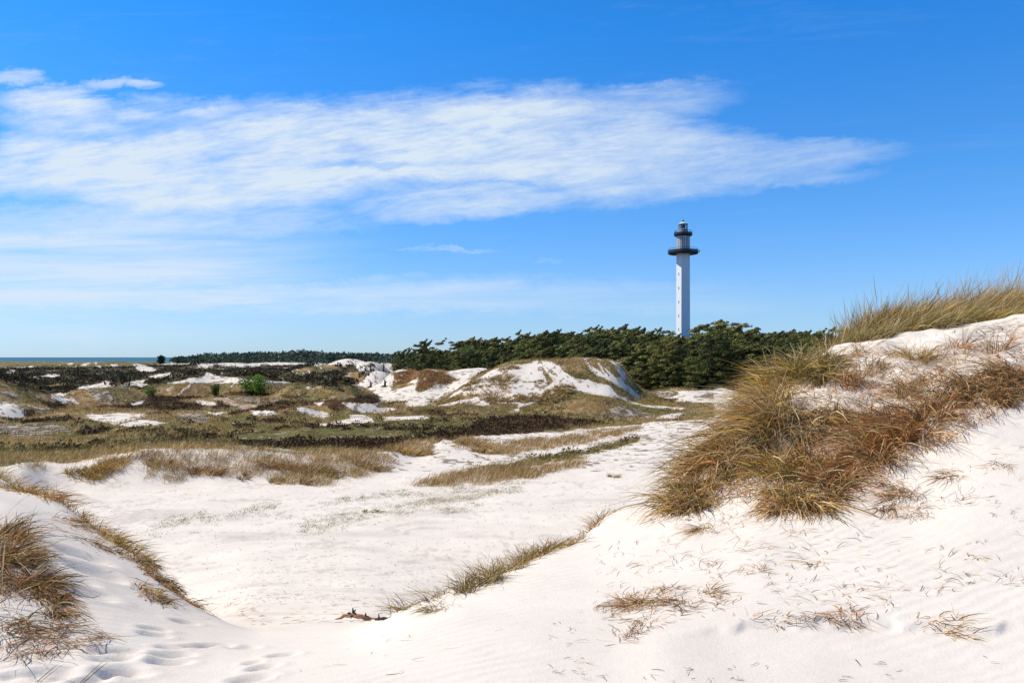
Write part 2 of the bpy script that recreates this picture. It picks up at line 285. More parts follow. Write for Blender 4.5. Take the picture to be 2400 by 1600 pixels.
pa(V, zB, [[(0,1250),(500,1150),(850,1080),(1560,1060),(1750,1100),(1000,1250),(600,1300),(0,1400)],[(2130,900),(2323,890),(2323,915),(2140,920)]], 10)
pa(V, zA, [[(950,1320),(1400,1290),(2000,1220),(2323,1190),(2323,1400),(1700,1430),(1000,1395)]], 10)
pa(V, zB, [[(640,1215),(800,1160),(1000,1150),(1100,1172),(900,1228),(700,1235)]], 9)
BB = [(c, p, w, p[:, 0].min() - 12, p[:, 0].max() + 12, p[:, 1].min() - 12, p[:, 1].max() + 12) for c, p, w in PATCH]
def inside(poly, x, y):
    r_ = np.zeros(x.shape, bool); n = len(poly); j = n - 1
    for i in range(n):
        xi, yi = poly[i]; xj, yj = poly[j]
        if yi != yj:
            c = ((yi > y) != (yj > y)) & (x < (xj - xi) * (y - yi) / (yj - yi) + xi)
            r_ ^= c
        j = i
    return r_
SKYL = [(900,822),(921,812),(946,806),(986,808),(1003,809),(1021,803),(1048,793),(1071,791),(1096,787),(1130,794),(1155,786),(1176,788),(1195,776),(1230,772),(1261,772),(1275,778),(1301,767),(1324,774),(1357,767),(1424,765),(1457,765),(1474,774),(1487,769),(1507,774),(1538,770),(1550,786),(1570,784),(1584,768),(1632,759),(1674,763),(1715,776),(1757,772),(1819,771),(1900,775),(2300,775)]
def skyl(px): return np.interp(px, [s[0] for s in SKYL], [s[1] for s in SKYL])
def yfront(px): return np.interp(px, [930,1000,1140,1230,1330,1420,1470,1520,1640,1720,2000,2400], [168,150,140,140,128,124,121,119,124,122,116,116])
def cover(x, y, z):
    px = CX + F * x / np.maximum(y, .1); py = HY - F * z / np.maximum(y, .1)
    cls = np.zeros(x.shape, np.int8)
    ok = y > 14
    n1 = 1.5 * fbm(x * 0.9, y * 0.35, 201, 5) ; n2 = 1.5 * fbm(x * 0.9, y * 0.35, 301, 5)
    sc = np.clip(60.0 / np.maximum(y, 1), 0.5, 1.6)
    for (c, p, w, a, b, e, f) in BB:
        k = np.nonzero(ok & (px > a) & (px < b) & (py > e) & (py < f))[0]
        if len(k):
            m = inside(p, px[k] + w * 2.2 * n1[k] * sc[k], py[k] + w * 1.2 * n2[k] * sc[k])
            cls[k[m]] = c
    off = (y > 60) & ((px < -380) | (px > 1700)) & (cls == 0)
    cls[off] = np.where(fbm(x[off] / 9, y[off] / 9, 77, 3) > 0.05, D, K)
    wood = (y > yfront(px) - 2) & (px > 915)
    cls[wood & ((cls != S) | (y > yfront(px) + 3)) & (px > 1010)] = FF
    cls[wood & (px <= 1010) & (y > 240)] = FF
    cls[(y < 0) & (np.hypot(x, y) > 60)] = D
    return cls
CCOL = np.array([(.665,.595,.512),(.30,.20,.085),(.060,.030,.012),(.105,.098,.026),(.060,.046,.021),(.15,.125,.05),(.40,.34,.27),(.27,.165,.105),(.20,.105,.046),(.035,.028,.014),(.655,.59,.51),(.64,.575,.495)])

# ---------------------------------------------------------------- mesh helpers
def build(name, V, Q, mat, col=None, parent=None, loc=None, smooth=False):
    V = np.asarray(V, np.float32); Q = np.asarray(Q, np.int32)
    me = bpy.data.meshes.new(name)
    me.vertices.add(len(V)); me.vertices.foreach_set('co', V.ravel())
    k = Q.shape[1]
    me.loops.add(Q.size); me.loops.foreach_set('vertex_index', Q.ravel())
    me.polygons.add(len(Q)); me.polygons.foreach_set('loop_start', np.arange(0, Q.size, k, dtype=np.int32))
    me.polygons.foreach_set('use_smooth', np.full(len(Q), smooth, bool))
    if col is not None:
        ca = me.color_attributes.new('col', 'FLOAT_COLOR', 'POINT')
        c4 = np.ones((len(V), 4), np.float32); c4[:, :3] = col
        ca.data.foreach_set('color', c4.ravel())
    me.update(calc_edges=True); me.materials.append(mat)
    o = bpy.data.objects.new(name, me); C.objects.link(o)
    if parent is not None: o.parent = parent
    if loc is not None: o.location = loc
    return o
def tag(o, label=None, cat=None, group=None, kind=None):
    if label: o['label'] = label
    if cat: o['category'] = cat
    if group: o['group'] = group
    if kind: o['kind'] = kind
    return o
def empty(name, loc):
    o = bpy.data.objects.new(name, None); C.objects.link(o); o.location = loc; o.empty_display_size = .3
    return o
class MB:
    """collects quads of tubes, boxes and lathes into one mesh"""
    def __init__(s): s.v = []; s.f = []; s.n = 0
    def add(s, v, f):
        s.v.append(np.asarray(v, float)); s.f.append(np.asarray(f, int) + s.n); s.n += len(v)
    def tube(s, pts, rad, k=6, cap=True):
        pts = np.asarray(pts, float); n = len(pts); rad = np.broadcast_to(np.asarray(rad, float), (n,))
        t = np.gradient(pts, axis=0); t /= np.linalg.norm(t, axis=1)[:, None] + 1e-9
        ref = np.where(np.abs(t[:, 2:3]) > 0.9, np.array([[1., 0, 0]]), np.array([[0, 0, 1.]]))
        a = np.cross(t, ref); a /= np.linalg.norm(a, axis=1)[:, None] + 1e-9; b = np.cross(t, a)
        an = np.arange(k) / k * 2 * np.pi
        v = pts[:, None] + rad[:, None, None] * (a[:, None] * np.cos(an)[None, :, None] + b[:, None] * np.sin(an)[None, :, None])
        f = [(i*k+j, i*k+(j+1) % k, (i+1)*k+(j+1) % k, (i+1)*k+j) for i in range(n-1) for j in range(k)]
        v = v.reshape(-1, 3)
        if cap:
            v = np.vstack([v, pts[:1], pts[-1:]])
            f += [(n*k, (j+1) % k, j, n*k) for j in range(0)]
            f += [(n*k, (j+2) % k, (j+1) % k, j) for j in range(0, k, 2)]
            f += [(n*k+1, (n-1)*k+j, (n-1)*k+(j+1) % k, (n-1)*k+(j+2) % k) for j in range(0, k, 2)]
        s.add(v, f)
    def lathe(s, prof, k=24, rot=0.0, c=(0, 0), close=False):
        an = np.arange(k) / k * 2 * np.pi + rot
        v = np.array([(c[0] + r*math.cos(t), c[1] + r*math.sin(t), z) for r, z in prof for t in an])
        n = len(prof); m = n if close else n - 1
        s.add(v, [(i*k+j, i*k+(j+1) % k, ((i+1) % n)*k+(j+1) % k, ((i+1) % n)*k+j) for i in range(m) for j in range(k)])
    def box(s, c, ax, ay, az, hx, hy, hz_):
        c = np.array(c, float); ax, ay, az = (np.array(q, float) for q in (ax, ay, az))
        v = [c + sx*hx*ax + sy*hy*ay + sz*hz_*az for sx in (-1, 1) for sy in (-1, 1) for sz in (-1, 1)]
        s.add(v, [(0,1,3,2),(4,6,7,5),(0,4,5,1),(2,3,7,6),(0,2,6,4),(1,5,7,3)])
    def make(s, name, mat, parent=None, loc=None, smooth=False, col=None):
        return build(name, np.vstack(s.v), np.vstack(s.f), mat, col, parent, loc, smooth)

# ---------------------------------------------------------------- materials
def newmat(name):
    m = bpy.data.materials.new(name); m.use_nodes = True
    nt = m.node_tree; b = nt.nodes['Principled BSDF']; return m, nt, b
def N(nt, typ, **kw):
    n = nt.nodes.new(typ)
    for k, v in kw.items(): setattr(n, k, v)
    return n
def simple(name, col, rough=.7, metal=0, var=0.15, scale=3.0, spec=None):
    m, nt, b = newmat(name)
    tc = N(nt, 'ShaderNodeTexCoord'); nz = N(nt, 'ShaderNodeTexNoise'); nz.inputs['Scale'].default_value = scale; nz.inputs['Detail'].default_value = 5
    nt.links.new(tc.outputs['Object'], nz.inputs['Vector'])
    mx = N(nt, 'ShaderNodeMix', data_type='RGBA')
    mx.inputs[6].default_value = (*[c*(1-var) for c in col], 1); mx.inputs[7].default_value = (*[min(1, c*(1+var)) for c in col], 1)
    nt.links.new(nz.outputs['Fac'], mx.inputs[0]); nt.links.new(mx.outputs[2], b.inputs['Base Color'])
    b.inputs['Roughness'].default_value = rough; b.inputs['Metallic'].default_value = metal
    if spec is not None: b.inputs['Specular IOR Level'].default_value = spec
    return m
def leafmat(name, trans=0.35, rough=.6, rand=0.0):
    m, nt, b = newmat(name)
    at = N(nt, 'ShaderNodeAttribute', attribute_name='col')
    colout = at.outputs['Color']
    if rand:
        oi = N(nt, 'ShaderNodeObjectInfo'); hs = N(nt, 'ShaderNodeHueSaturation')
        r1 = N(nt, 'ShaderNodeMapRange'); r1.inputs[3].default_value = 1 - rand; r1.inputs[4].default_value = 1 + rand
        r2 = N(nt, 'ShaderNodeMapRange'); r2.inputs[3].default_value = .475; r2.inputs[4].default_value = .515
        wn = N(nt, 'ShaderNodeTexWhiteNoise', noise_dimensions='1D')
        nt.links.new(oi.outputs['Random'], r1.inputs[0]); nt.links.new(oi.outputs['Random'], wn.inputs['W']); nt.links.new(wn.outputs['Value'], r2.inputs[0])
        nt.links.new(r1.outputs[0], hs.inputs['Value']); nt.links.new(r2.outputs[0], hs.inputs['Hue']); nt.links.new(colout, hs.inputs['Color']); colout = hs.outputs['Color']
    nt.links.new(colout, b.inputs['Base Color']); b.inputs['Roughness'].default_value = rough
    b.inputs['Specular IOR Level'].default_value = .25
    tr = N(nt, 'ShaderNodeBsdfTranslucent'); nt.links.new(colout, tr.inputs['Color'])
    ms = N(nt, 'ShaderNodeMixShader'); ms.inputs[0].default_value = trans
    nt.links.new(b.outputs[0], ms.inputs[1]); nt.links.new(tr.outputs[0], ms.inputs[2])
    nt.links.new(ms.outputs[0], nt.nodes['Material Output'].inputs[0])
    return m
GRASS = leafmat('marram_blades', .34)
NEEDLE = leafmat('pine_needles', .08, .7, .38)
LEAF = leafmat('broad_leaves', .35, .5)
HEATH = leafmat('heather_twigs', .12, .8)
BARK = simple('pine_bark', (.14, .085, .055), .9, var=.5, scale=6)
DEADWOOD = simple('bleached_wood', (.46, .38, .30), .8, var=.35, scale=9)
DRIFT = simple('driftwood', (.30, .15, .085), .75, var=.5, scale=30)
DARKWOOD = simple('dark_stump', (.035, .028, .022), .9, var=.4, scale=8)
PLASTER = simple('white_painted_concrete', (.84, .83, .80), .6, var=.05, scale=.8)
BLACKM = simple('black_painted_steel', (.012, .013, .016), .45, var=.3, scale=2)
GREYM = simple('grey_painted_panels', (.30, .30, .31), .5, var=.12, scale=2)
DARKGL = simple('dark_window', (.01, .012, .016), .12, var=.2)
PANEL = simple('pale_grey_panels', (.62, .62, .62), .5, var=.1, scale=2)
COPPER = simple('verdigris_roof', (.38, .50, .46), .5, var=.2, scale=4)
PEB = simple('dark_pebbles', (.10, .085, .07), .8, var=.5, scale=2)
# lantern glass
GLASS, nt, b = newmat('lantern_glass'); b.inputs['Base Color'].default_value = (.85, .92, .95, 1); b.inputs['Roughness'].default_value = .05
b.inputs['Transmission Weight'].default_value = .9; b.inputs['IOR'].default_value = 1.1

# ground material
GRD, nt, b = newmat('dune_ground')
at = N(nt, 'ShaderNodeAttribute', attribute_name='col'); tc = N(nt, 'ShaderNodeTexCoord')
vg = N(nt, 'ShaderNodeAttribute', attribute_name='veg')
def gn(scale, det=6, rough=.6, vec=None):
    n = N(nt, 'ShaderNodeTexNoise'); n.inputs['Scale'].default_value = scale; n.inputs['Detail'].default_value = det; n.inputs['Roughness'].default_value = rough
    nt.links.new(vec or tc.outputs['Object'], n.inputs['Vector']); return n.outputs['Fac']
def mapr(x, a, b_, c, d):
    n = N(nt, 'ShaderNodeMapRange'); n.inputs[1].default_value = a; n.inputs[2].default_value = b_; n.inputs[3].default_value = c; n.inputs[4].default_value = d
    nt.links.new(x, n.inputs[0]); return n.outputs[0]
def mth(op, a, b_=None):
    n = N(nt, 'ShaderNodeMath', operation=op)
    for i, q in enumerate((a, b_)):
        if q is None: continue
        if isinstance(q, (int, float)): n.inputs[i].default_value = q
        else: nt.links.new(q, n.inputs[i])
    return n.outputs[0]
f1 = mth('MULTIPLY', mapr(gn(.55), .3, .7, .92, 1.05), mapr(gn(2.3, 6, .7), .3, .7, .95, 1.04)); f2 = mapr(gn(38, 3), .35, .7, .965, 1.02); f3 = mapr(gn(1.6, 8, .7), .3, .7, .55, 1.4)
v1 = mth('MULTIPLY', f1, f2)
mxv = N(nt, 'ShaderNodeMix', data_type='FLOAT'); nt.links.new(vg.outputs['Fac'], mxv.inputs[0]); nt.links.new(v1, mxv.inputs[2]); nt.links.new(f3, mxv.inputs[3])
vm = N(nt, 'ShaderNodeVectorMath', operation='SCALE'); nt.links.new(at.outputs['Color'], vm.inputs[0]); nt.links.new(mxv.outputs[0], vm.inputs['Scale'])
nt.links.new(vm.outputs[0], b.inputs['Base Color']); b.inputs['Roughness'].default_value = .95; b.inputs['Specular IOR Level'].default_value = .12
# wind ripples + grain
mp = N(nt, 'ShaderNodeMapping'); mp.inputs['Rotation'].default_value = (0, 0, math.radians(62)); nt.links.new(tc.outputs['Object'], mp.inputs[0])
wv = N(nt, 'ShaderNodeTexWave', wave_type='BANDS', bands_direction='X', wave_profile='SIN'); wv.inputs['Scale'].default_value = 3.3; wv.inputs['Distortion'].default_value = 5.0; wv.inputs['Detail'].default_value = 2.5; wv.inputs['Detail Scale'].default_value = .9
nt.links.new(mp.outputs[0], wv.inputs[0])
rip = mth('MULTIPLY', wv.outputs['Fac'], mth('MULTIPLY', mapr(gn(.5, 2), .42, .62, 0, 1), mth('SUBTRACT', 1.0, vg.outputs['Fac'])))
bsum = mth('ADD', mth('MULTIPLY', rip, .0036), mth('ADD', mth('MULTIPLY', gn(60, 3), .0035), mth('MULTIPLY', gn(7, 5), .005)))
bsum = mth('ADD', bsum, mth('MULTIPLY', vg.outputs['Fac'], mth('MULTIPLY', gn(2.2, 6), .25)))
bp = N(nt, 'ShaderNodeBump'); bp.inputs['Strength'].default_value = .8; bp.inputs['Distance'].default_value = 1.0
nt.links.new(bsum, bp.inputs['Height']); nt.links.new(bp.outputs[0], b.inputs['Normal'])

# ---------------------------------------------------------------- terrain mesh
a_in = np.linspace(-0.63, 0.63, 900)
a_out = np.linspace(0.63, 2*math.pi - 0.63, 170)[1:-1]
az = np.concatenate([a_in, a_out])
rr = [0.25, .5, .8, 1.1]
r_ = 1.4
while r_ < 1500:
    rr.append(r_); r_ *= 1.0052 if r_ < 60 else (1.0021 if r_ < 136 else 1.0055)
rr = np.array(rr)
RR, AA = np.meshgrid(rr, az, indexing='ij')
TX = RR * np.sin(AA); TY = RR * np.cos(AA)
TZ = H(TX.ravel(), TY.ravel())
cl = cover(TX.ravel(), TY.ravel(), TZ)
col = CCOL[cl]
xx, yy = TX.ravel(), TY.ravel()
sp = fbm(xx * 1.1, yy * 1.1, 401, 3); sp2 = fbm(xx * .23, yy * .23, 411, 3)
sand = CCOL[S]
def mixc(mask, target, amt):
    global col
    w = (mask * amt)[:, None]; col = col * (1 - w) + np.asarray(target) * w
fs = fbm(xx * 2.1, yy * 2.1, 431, 3); fs2 = fbm(xx * 5.0, yy * 3.0, 441, 2)
mid = yy > 42
mixc(cl == L, (.12, .088, .055), sst((fs + .16) / .12) * .9)
mixc((cl == S) & mid & (xx < 60), (.17, .12, .07), sst((fs + sp * .7 - .34) / .12) * .85)
mixc((cl == S) & mid & (yy > 140), (.09, .07, .035), sst((fs + sp * .7 - .25) / .12) * .9)
mixc(cl == D, sand, sst((sp + fs * .5 - .46) / .12) * .75)
mixc(cl == D, (.12, .115, .035), sst((sp2 + .08) / .3) * .7)
mixc(cl == D, (.19, .10, .045), sst((-sp2 - .15) / .3) * .6)
mixc(cl == D, (.06, .045, .022), sst((fs + sp2 * .5 - .18) / .15) * .65)
mixc(cl == K, (.095, .075, .032), sst((sp2 - .05) / .3) * .8)
mixc(cl == K, sand * .9, sst((sp + sp2 * .6 - .66) / .08) * .9)
mixc(cl == O, sand * .9, sst((sp + sp2 * .6 - .70) / .08) * .8)
mixc(cl == HE, (.10, .06, .022), sst((sp2) / .3) * .5)
mixc(cl == HE, (.12, .085, .04), sst((fs - .22) / .15) * .7)
mixc(cl == P, sand, sst((fs - .12) / .15) * .7)
mixc(cl == R, sand, sst((fs - .36) / .12) * .8)
mixc(cl == R, (.09, .05, .022), sst((-fs - .1) / .2) * .7)
mixc((cl == G) & (yy > 45), (.24, .16, .07), sst((sp2 - .1) / .2) * .5)
mixc((cl == G) & (yy > 45), (.05, .05, .018), sst((fs + sp - .05) / .25) * .75)
mixc((cl == G) & (yy > 45), (.17, .15, .05), sst((-fs - .02) / .2) * .6)
mixc((cl == G) & (yy > 45), sand, sst((sp + fs * .4 - .52) / .12) * .6)
gv = (cl == G) & (yy <= 45)
mixc(gv.astype(float), sand, .78)
mixc(gv, (.22, .20, .07), sst((fs2 + sp * .6 + .05) / .3) * .6)
mixc(cl == T, (.24, .15, .08), sst((fs - .12) / .2) * .5)
vden = sst((sp + sp2 * .5 + .15) / .5)
mixc(cl == V, (.42, .37, .22), sst((fs2 + .02) / .25) * .45 * vden)
mixc(((cl == S) | (cl == V)) & (yy > 13) & (yy < 70) & (TZ < -3.3), (.34, .28, .22), sst((fs2 + fbm(xx * .5, yy * 1.1, 451, 3) * .8 - .46) / .14) * .32)
# grey damp wash of small debris on the valley floor
flat = (yy > 11) & (yy < 34) & (TZ < -3.2)
mixc(flat.astype(float), (.46, .40, .36), sst((fbm(xx * .35, yy * .9, 421, 4) - .05) / .5) * .40)
veg = np.isin(cl, [D, HE, G, K, O, R, FF]).astype(np.float32) + .4 * np.isin(cl, [L, P]).astype(np.float32)
nr, na = RR.shape
idx = np.arange(nr * na).reshape(nr, na)
nx = np.roll(idx, -1, axis=1)
Q = np.stack([idx[:-1], nx[:-1], nx[1:], idx[1:]], -1).reshape(-1, 4)[:, ::-1]
V_ = np.stack([xx, yy, TZ], -1)
# close the hub
hub = len(V_)
V_ = np.vstack([V_, [[0, 0, -1.65]]]); col = np.vstack([col, sand[None]]); veg = np.append(veg, 0)
ring = idx[0]
hq = np.array([(hub, ring[(k+2) % na], ring[(k+1) % na], ring[k]) for k in range(0, na, 2)])[:, ::-1]
ground = build('ground', V_, np.vstack([Q, hq]), GRD, col, smooth=True)
va = ground.data.attributes.new('veg', 'FLOAT', 'POINT'); va.data.foreach_set('value', veg.astype(np.float32))
tag(ground, kind='structure')

# ---------------------------------------------------------------- sea
SEA, nt, b = newmat('sea_water')
tc = N(nt, 'ShaderNodeTexCoord'); mp = N(nt, 'ShaderNodeMapping'); mp.inputs['Scale'].default_value = (.010, .0018, 1); nt.links.new(tc.outputs['Object'], mp.inputs[0])
foam = mapr(gn(1.0, 8, .75, mp.outputs[0]), .66, .70, 0, 1)
mp2 = N(nt, 'ShaderNodeMapping'); mp2.inputs['Scale'].default_value = (.001, .0012, 1); nt.links.new(tc.outputs['Object'], mp2.inputs[0])
mx0 = N(nt, 'ShaderNodeMix', data_type='RGBA'); mx0.inputs[6].default_value = (.012, .075, .13, 1); mx0.inputs[7].default_value = (.03, .14, .20, 1)
nt.links.new(gn(1, 4, .6, mp2.outputs[0]), mx0.inputs[0])
mx = N(nt, 'ShaderNodeMix', data_type='RGBA'); mx.inputs[7].default_value = (.75, .8, .85, 1)
nt.links.new(mx0.outputs[2], mx.inputs[6])
nt.links.new(foam, mx.inputs[0]); nt.links.new(mx.outputs[2], b.inputs['Base Color'])
b.inputs['Roughness'].default_value = .55; b.inputs['Specular IOR Level'].default_value = .12
bp = N(nt, 'ShaderNodeBump'); bp.inputs['Strength'].default_value = .6; bp.inputs['Distance'].default_value = .6
nt.links.new(gn(.15, 5, .6), bp.inputs['Height']); nt.links.new(bp.outputs[0], b.inputs['Normal'])
mb = MB(); mb.lathe([(300, -9.0), (2000, -9.0), (8000, -9.0), (45000, -9.0)], 64)
sea = mb.make('sea_water', SEA); tag(sea, kind='structure')

# ---------------------------------------------------------------- blades
def blades(P, L_, d0, bend, width, cols_, seg=4, ear=None):
    """ribbons: P roots (n,3), L_ lengths, d0 start directions, bend = curvature vectors, cols_ (n,3)"""
    n = len(P); t = np.linspace(0, 1, seg + 1)
    pos = P[:, None] + L_[:, None, None] * (d0[:, None] * t[None, :, None] + bend[:, None] * (t ** 2)[None, :, None])
    tan = d0[:, None] + 2 * bend[:, None] * t[None, :, None]
    tan /= np.linalg.norm(tan, axis=2)[..., None] + 1e-9
    rv = rng.normal(size=(n, 1, 3)); rv[..., 2] *= .3
    sd = np.cross(tan, rv); sd /= np.linalg.norm(sd, axis=2)[..., None] + 1e-9
    prof = np.interp(t, [0, .3, .75, 1], [.8, 1, .6, .06])
    wd = width[:, None] * prof[None]
    if ear is not None:
        pe = np.interp(t, [0, .72, .8, .9, 1], [.35, .3, 1.7, 1.6, .2]); wd = np.where(ear[:, None], width[:, None] * pe[None], wd)
    a = pos - sd * wd[..., None] * .5; b_ = pos + sd * wd[..., None] * .5
    V = np.stack([a, b_], 2).reshape(-1, 3)
    base = (np.arange(n) * (seg + 1) * 2)[:, None]
    s_ = (np.arange(seg) * 2)[None]
    q = np.stack([base + s_, base + s_ + 1, base + s_ + 3, base + s_ + 2], -1).reshape(-1, 4)
    cc = np.repeat(cols_, (seg + 1) * 2, axis=0)
    return V, q, cc
def cat(parts):
    V, Q_, Cc = [], [], []; n = 0
    for v, q, c in parts:
        V.append(v); Q_.append(q + n); Cc.append(c); n += len(v)
    return np.vstack(V), np.vstack(Q_), np.vstack(Cc)
PAL = dict(
 ochre=[(.54,.33,.085),(.42,.26,.065),(.62,.42,.15),(.30,.215,.055)],
 gold=[(.70,.42,.07),(.58,.35,.06),(.48,.33,.07),(.76,.54,.19)],
 green=[(.23,.215,.05),(.29,.25,.065),(.18,.175,.045),(.44,.34,.12)],
 straw=[(.74,.55,.27),(.62,.43,.20),(.46,.29,.125),(.82,.66,.39),(.32,.20,.085)],
 red=[(.52,.215,.075),(.62,.29,.115),(.36,.14,.052),(.66,.39,.19),(.25,.10,.04)],
 brown=[(.25,.145,.055),(.18,.10,.037),(.34,.21,.095),(.13,.078,.032)],
 grey=[(.20,.19,.08),(.29,.245,.12),(.15,.14,.055)],
 dark=[(.095,.075,.028),(.135,.10,.04),(.07,.052,.022),(.18,.14,.055)],
 mix=[(.40,.24,.06),(.19,.17,.04),(.55,.40,.17),(.28,.13,.045),(.14,.105,.033)])
def pal(name, n):
    if isinstance(name, (list, tuple)):
        pc = np.concatenate([np.array(PAL[q]) for q in name])
    else: pc = np.array(PAL[name])
    return pc[rng.integers(0, len(pc), n)] * rng.uniform(.68, 1.3, (n, 1)) 
def tuft_geo(cx, cy, r, n, L_, colname, lean=(0, 0), spread=.5, droop=.35, width=.006, seg=4, ears=0.0, up=1.0, ry=None, lvar=.35, rot=0.0, stray=1.0):
    """one marram tuft rooted on the ground round (cx, cy)"""
    ry = ry or r
    k = max(1, int(n / 22))
    # sub-clumps
    an = rng.uniform(0, 2*np.pi, k); q = np.sqrt(rng.uniform(0, 1, k))
    sx = np.cos(an) * q * r; sy = np.sin(an) * q * ry
    w = rng.integers(0, k, n)
    ox = sx[w] + rng.normal(0, .10 * r + .012, n); oy = sy[w] + rng.normal(0, .10 * ry + .012, n)
    fr_ = rng.uniform(0, 1, n) < .22; a_ = rng.uniform(0, 2*np.pi, n); q_ = np.sqrt(rng.uniform(0, 1, n))
    ox = np.where(fr_, np.cos(a_) * q_ * r, ox); oy = np.where(fr_, np.sin(a_) * q_ * ry, oy)
    cu, su = math.cos(rot), math.sin(rot)
    ox, oy = ox * cu - oy * su, ox * su + oy * cu
    x = cx + ox; y = cy + oy
    z = H(x, y) - .015
    out = np.stack([ox / (r + .05), oy / (ry + .05), np.zeros(n)], -1)
    sub = rng.normal(0, .75, (k, 3)); sub[:, 2] = 0
    d0 = np.array([0, 0, up]) + spread * (out * .7 + sub[w] * .6 + rng.normal(0, .45, (n, 3)) * [1, 1, .2]) + np.array([lean[0], lean[1], 0]) * .5
    d0 /= np.linalg.norm(d0, axis=1)[:, None]
    be = np.stack([d0[:, 0] * .35 + lean[0] * .45, d0[:, 1] * .35 + lean[1] * .45, -droop * rng.uniform(.4, 1.5, n)], -1)
    ln = L_ * rng.uniform(1 - lvar, 1 + lvar * .7, n) * (1 + rng.normal(0, .12, k))[w]
    subc = rng.uniform(.75, 1.25, k)[w][:, None]
    cc = pal(colname, n) * subc * np.array([1.05, .99, .84])
    odd = rng.uniform(0, 1, n); so_ = odd < .16 * stray
    cc[so_] = pal('straw', so_.sum()) * 1.1
    so2 = (odd > 1 - .08 * stray); cc[so2] = pal('mix', so2.sum())
    gap_shade = (odd > .30) & (odd < .30 + .28 * stray); cc[gap_shade] = pal('dark', gap_shade.sum()) * .8; ln[gap_shade] *= .55  # short dark blades: shade of the gaps between blades put into colour
    ear = rng.uniform(0, 1, n) < ears
    ln = np.where(ear, ln * 1.35, ln); be[ear] *= .55
    cc[ear] = np.array((.55, .42, .22)) * rng.uniform(.6, 1.1, (ear.sum(), 1))
    ln = np.minimum(ln, L_ * 1.65); hb = np.linalg.norm(be[:, :2], axis=1); be[:, :2] *= np.minimum(1, .75 / (hb + 1e-6))[:, None]
    wd = width * np.where(rng.uniform(0, 1, n) < .2, rng.uniform(1.3, 2.0, n), rng.uniform(.5, 1.1, n))
    br = rng.uniform(0, 1, n) < .10; be[br] += rng.normal(0, .33, (br.sum(), 3)) * [1, 1, .5]; be[br, 2] -= .35
    return blades(np.stack([x, y, z], -1), ln, d0, be, wd, cc, seg, ear if ears else None)
def tuft(name, label, cat_, base, geos, group=None):
    V, q, c = cat(geos)
    o = build(name, V - np.array(base), q, GRASS, c, loc=base)
    return tag(o, label, cat_, group)
def T_(px, py, kind_label, pals, r, n, L_, group=None, name='marram_tuft', cat_='grass tuft', ymin=1.6, ymax=800, **kw):
    X_, Y_, Z_ = hit(px, py, ymin, ymax)
    g = [tuft_geo(X_, Y_, r, n, L_, pals, **kw)]
    return tuft(name, kind_label, cat_, (X_, Y_, Z_), g, group)

exec_after = []
cS, cD, cHE, cG, cK, cO, cL, cP, cR, cFF, cV, cT = range(12)
SKYRAMP = [(.35,.52,.90,1),(.36,.55,.88,1),(.24,.58,.96,1),(.115,.61,1.12,1),(.10,.56,1.0,1),(.22,.42,.55,1)]
CLOUD = (4.15,4.75,5.35,1); CLOUD2 = (1.8,2.9,4.6,1)
SKY_STR = .15; SUN_STR = 4.9; EXPO = 0.22; SUN_COL = (1, .925, .80)

# ---------------------------------------------------------------- lighthouse
LX, LYY = ray(1569, 250), 250.0
LZ = hz(LX, LYY)
lh = empty('lighthouse', (LX, LYY, LZ)); tag(lh, 'tall white six-sided lighthouse tower rising out of the pine wood, two black galleries', 'lighthouse')
def zz(v): return v - LZ
rot6 = math.radians(4)
mb = MB(); mb.lathe([(0.01, -.5), (2.30, -.5), (2.14, zz(32.3)), (.01, zz(32.3))], 6, rot6); mb.make('shaft', PLASTER, lh)
fn = math.radians(214); fdir = np.array([math.cos(fn), math.sin(fn), 0]); fside = np.array([-fdir[1], fdir[0], 0])
for py in (629.5, 661.5, 693.3, 725, 756, 788):
    z = (820 - py) / F * 250; ap = (2.30 + (2.14 - 2.30) * (z - LZ) / (32.3 - LZ)) * math.cos(math.pi / 6)
    mb = MB(); mb.box(fdir * ap + [0, 0, zz(z)], fdir, fside, (0, 0, 1), .03, .12, .33); w = mb.make('window', DARKGL, lh)
    mb = MB(); mb.box(fdir * (ap + .05) + [0, 0, zz(z) - .36], fdir, fside, (0, 0, 1), .06, .16, .025); mb.make('sill', GREYM, w)
def gallery(r, z0, z1, zr, nm):
    mb = MB(); mb.lathe([(.5, z0), (r - .25, z0), (r, z0 + .25), (r, z0 + .55), (.5, z0 + .55)], 40); g = mb.make(nm, BLACKM, lh)
    mb = MB(); mb.lathe([(r - .04, z0 + .57), (r + .03, z0 + .57), (r + .03, z1), (r - .04, z1)], 40, close=True); mb.make('parapet', BLACKM, g)
    mb = MB()
    an = np.linspace(0, 2*np.pi, 41)
    mb.tube(np.stack([np.cos(an)*(r-.25), np.sin(an)*(r-.25), an*0+zr], -1), .05, 4, False)
    for t in an[:-1:2]: mb.tube([(math.cos(t)*(r-.25), math.sin(t)*(r-.25), z0+.56), (math.cos(t)*(r-.25), math.sin(t)*(r-.25), zr)], .03, 4)
    mb.make('handrail', BLACKM, g)
gallery(4.72, zz(32.32), zz(33.45), zz(33.95), 'gallery')
mb = MB(); mb.lathe([(.5, zz(32.9)), (1.92, zz(32.9)), (1.92, zz(37.95)), (.5, zz(37.95))], 24); wr = mb.make('watch_room', DARKGL, lh)
for k in range(20):
    t = k / 20 * 2 * math.pi + .1; c_, s_ = math.cos(t), math.sin(t)
    mb = MB(); mb.box((c_*2.0, s_*2.0, zz(35.4)), (c_, s_, 0), (-s_, c_, 0), (0, 0, 1), .10, .15 + .05 * (k % 3 == 0), 2.5)
    mb.make('panel', PANEL, wr)
gallery(2.85, zz(37.97), zz(38.95), zz(39.6), 'upper_gallery')
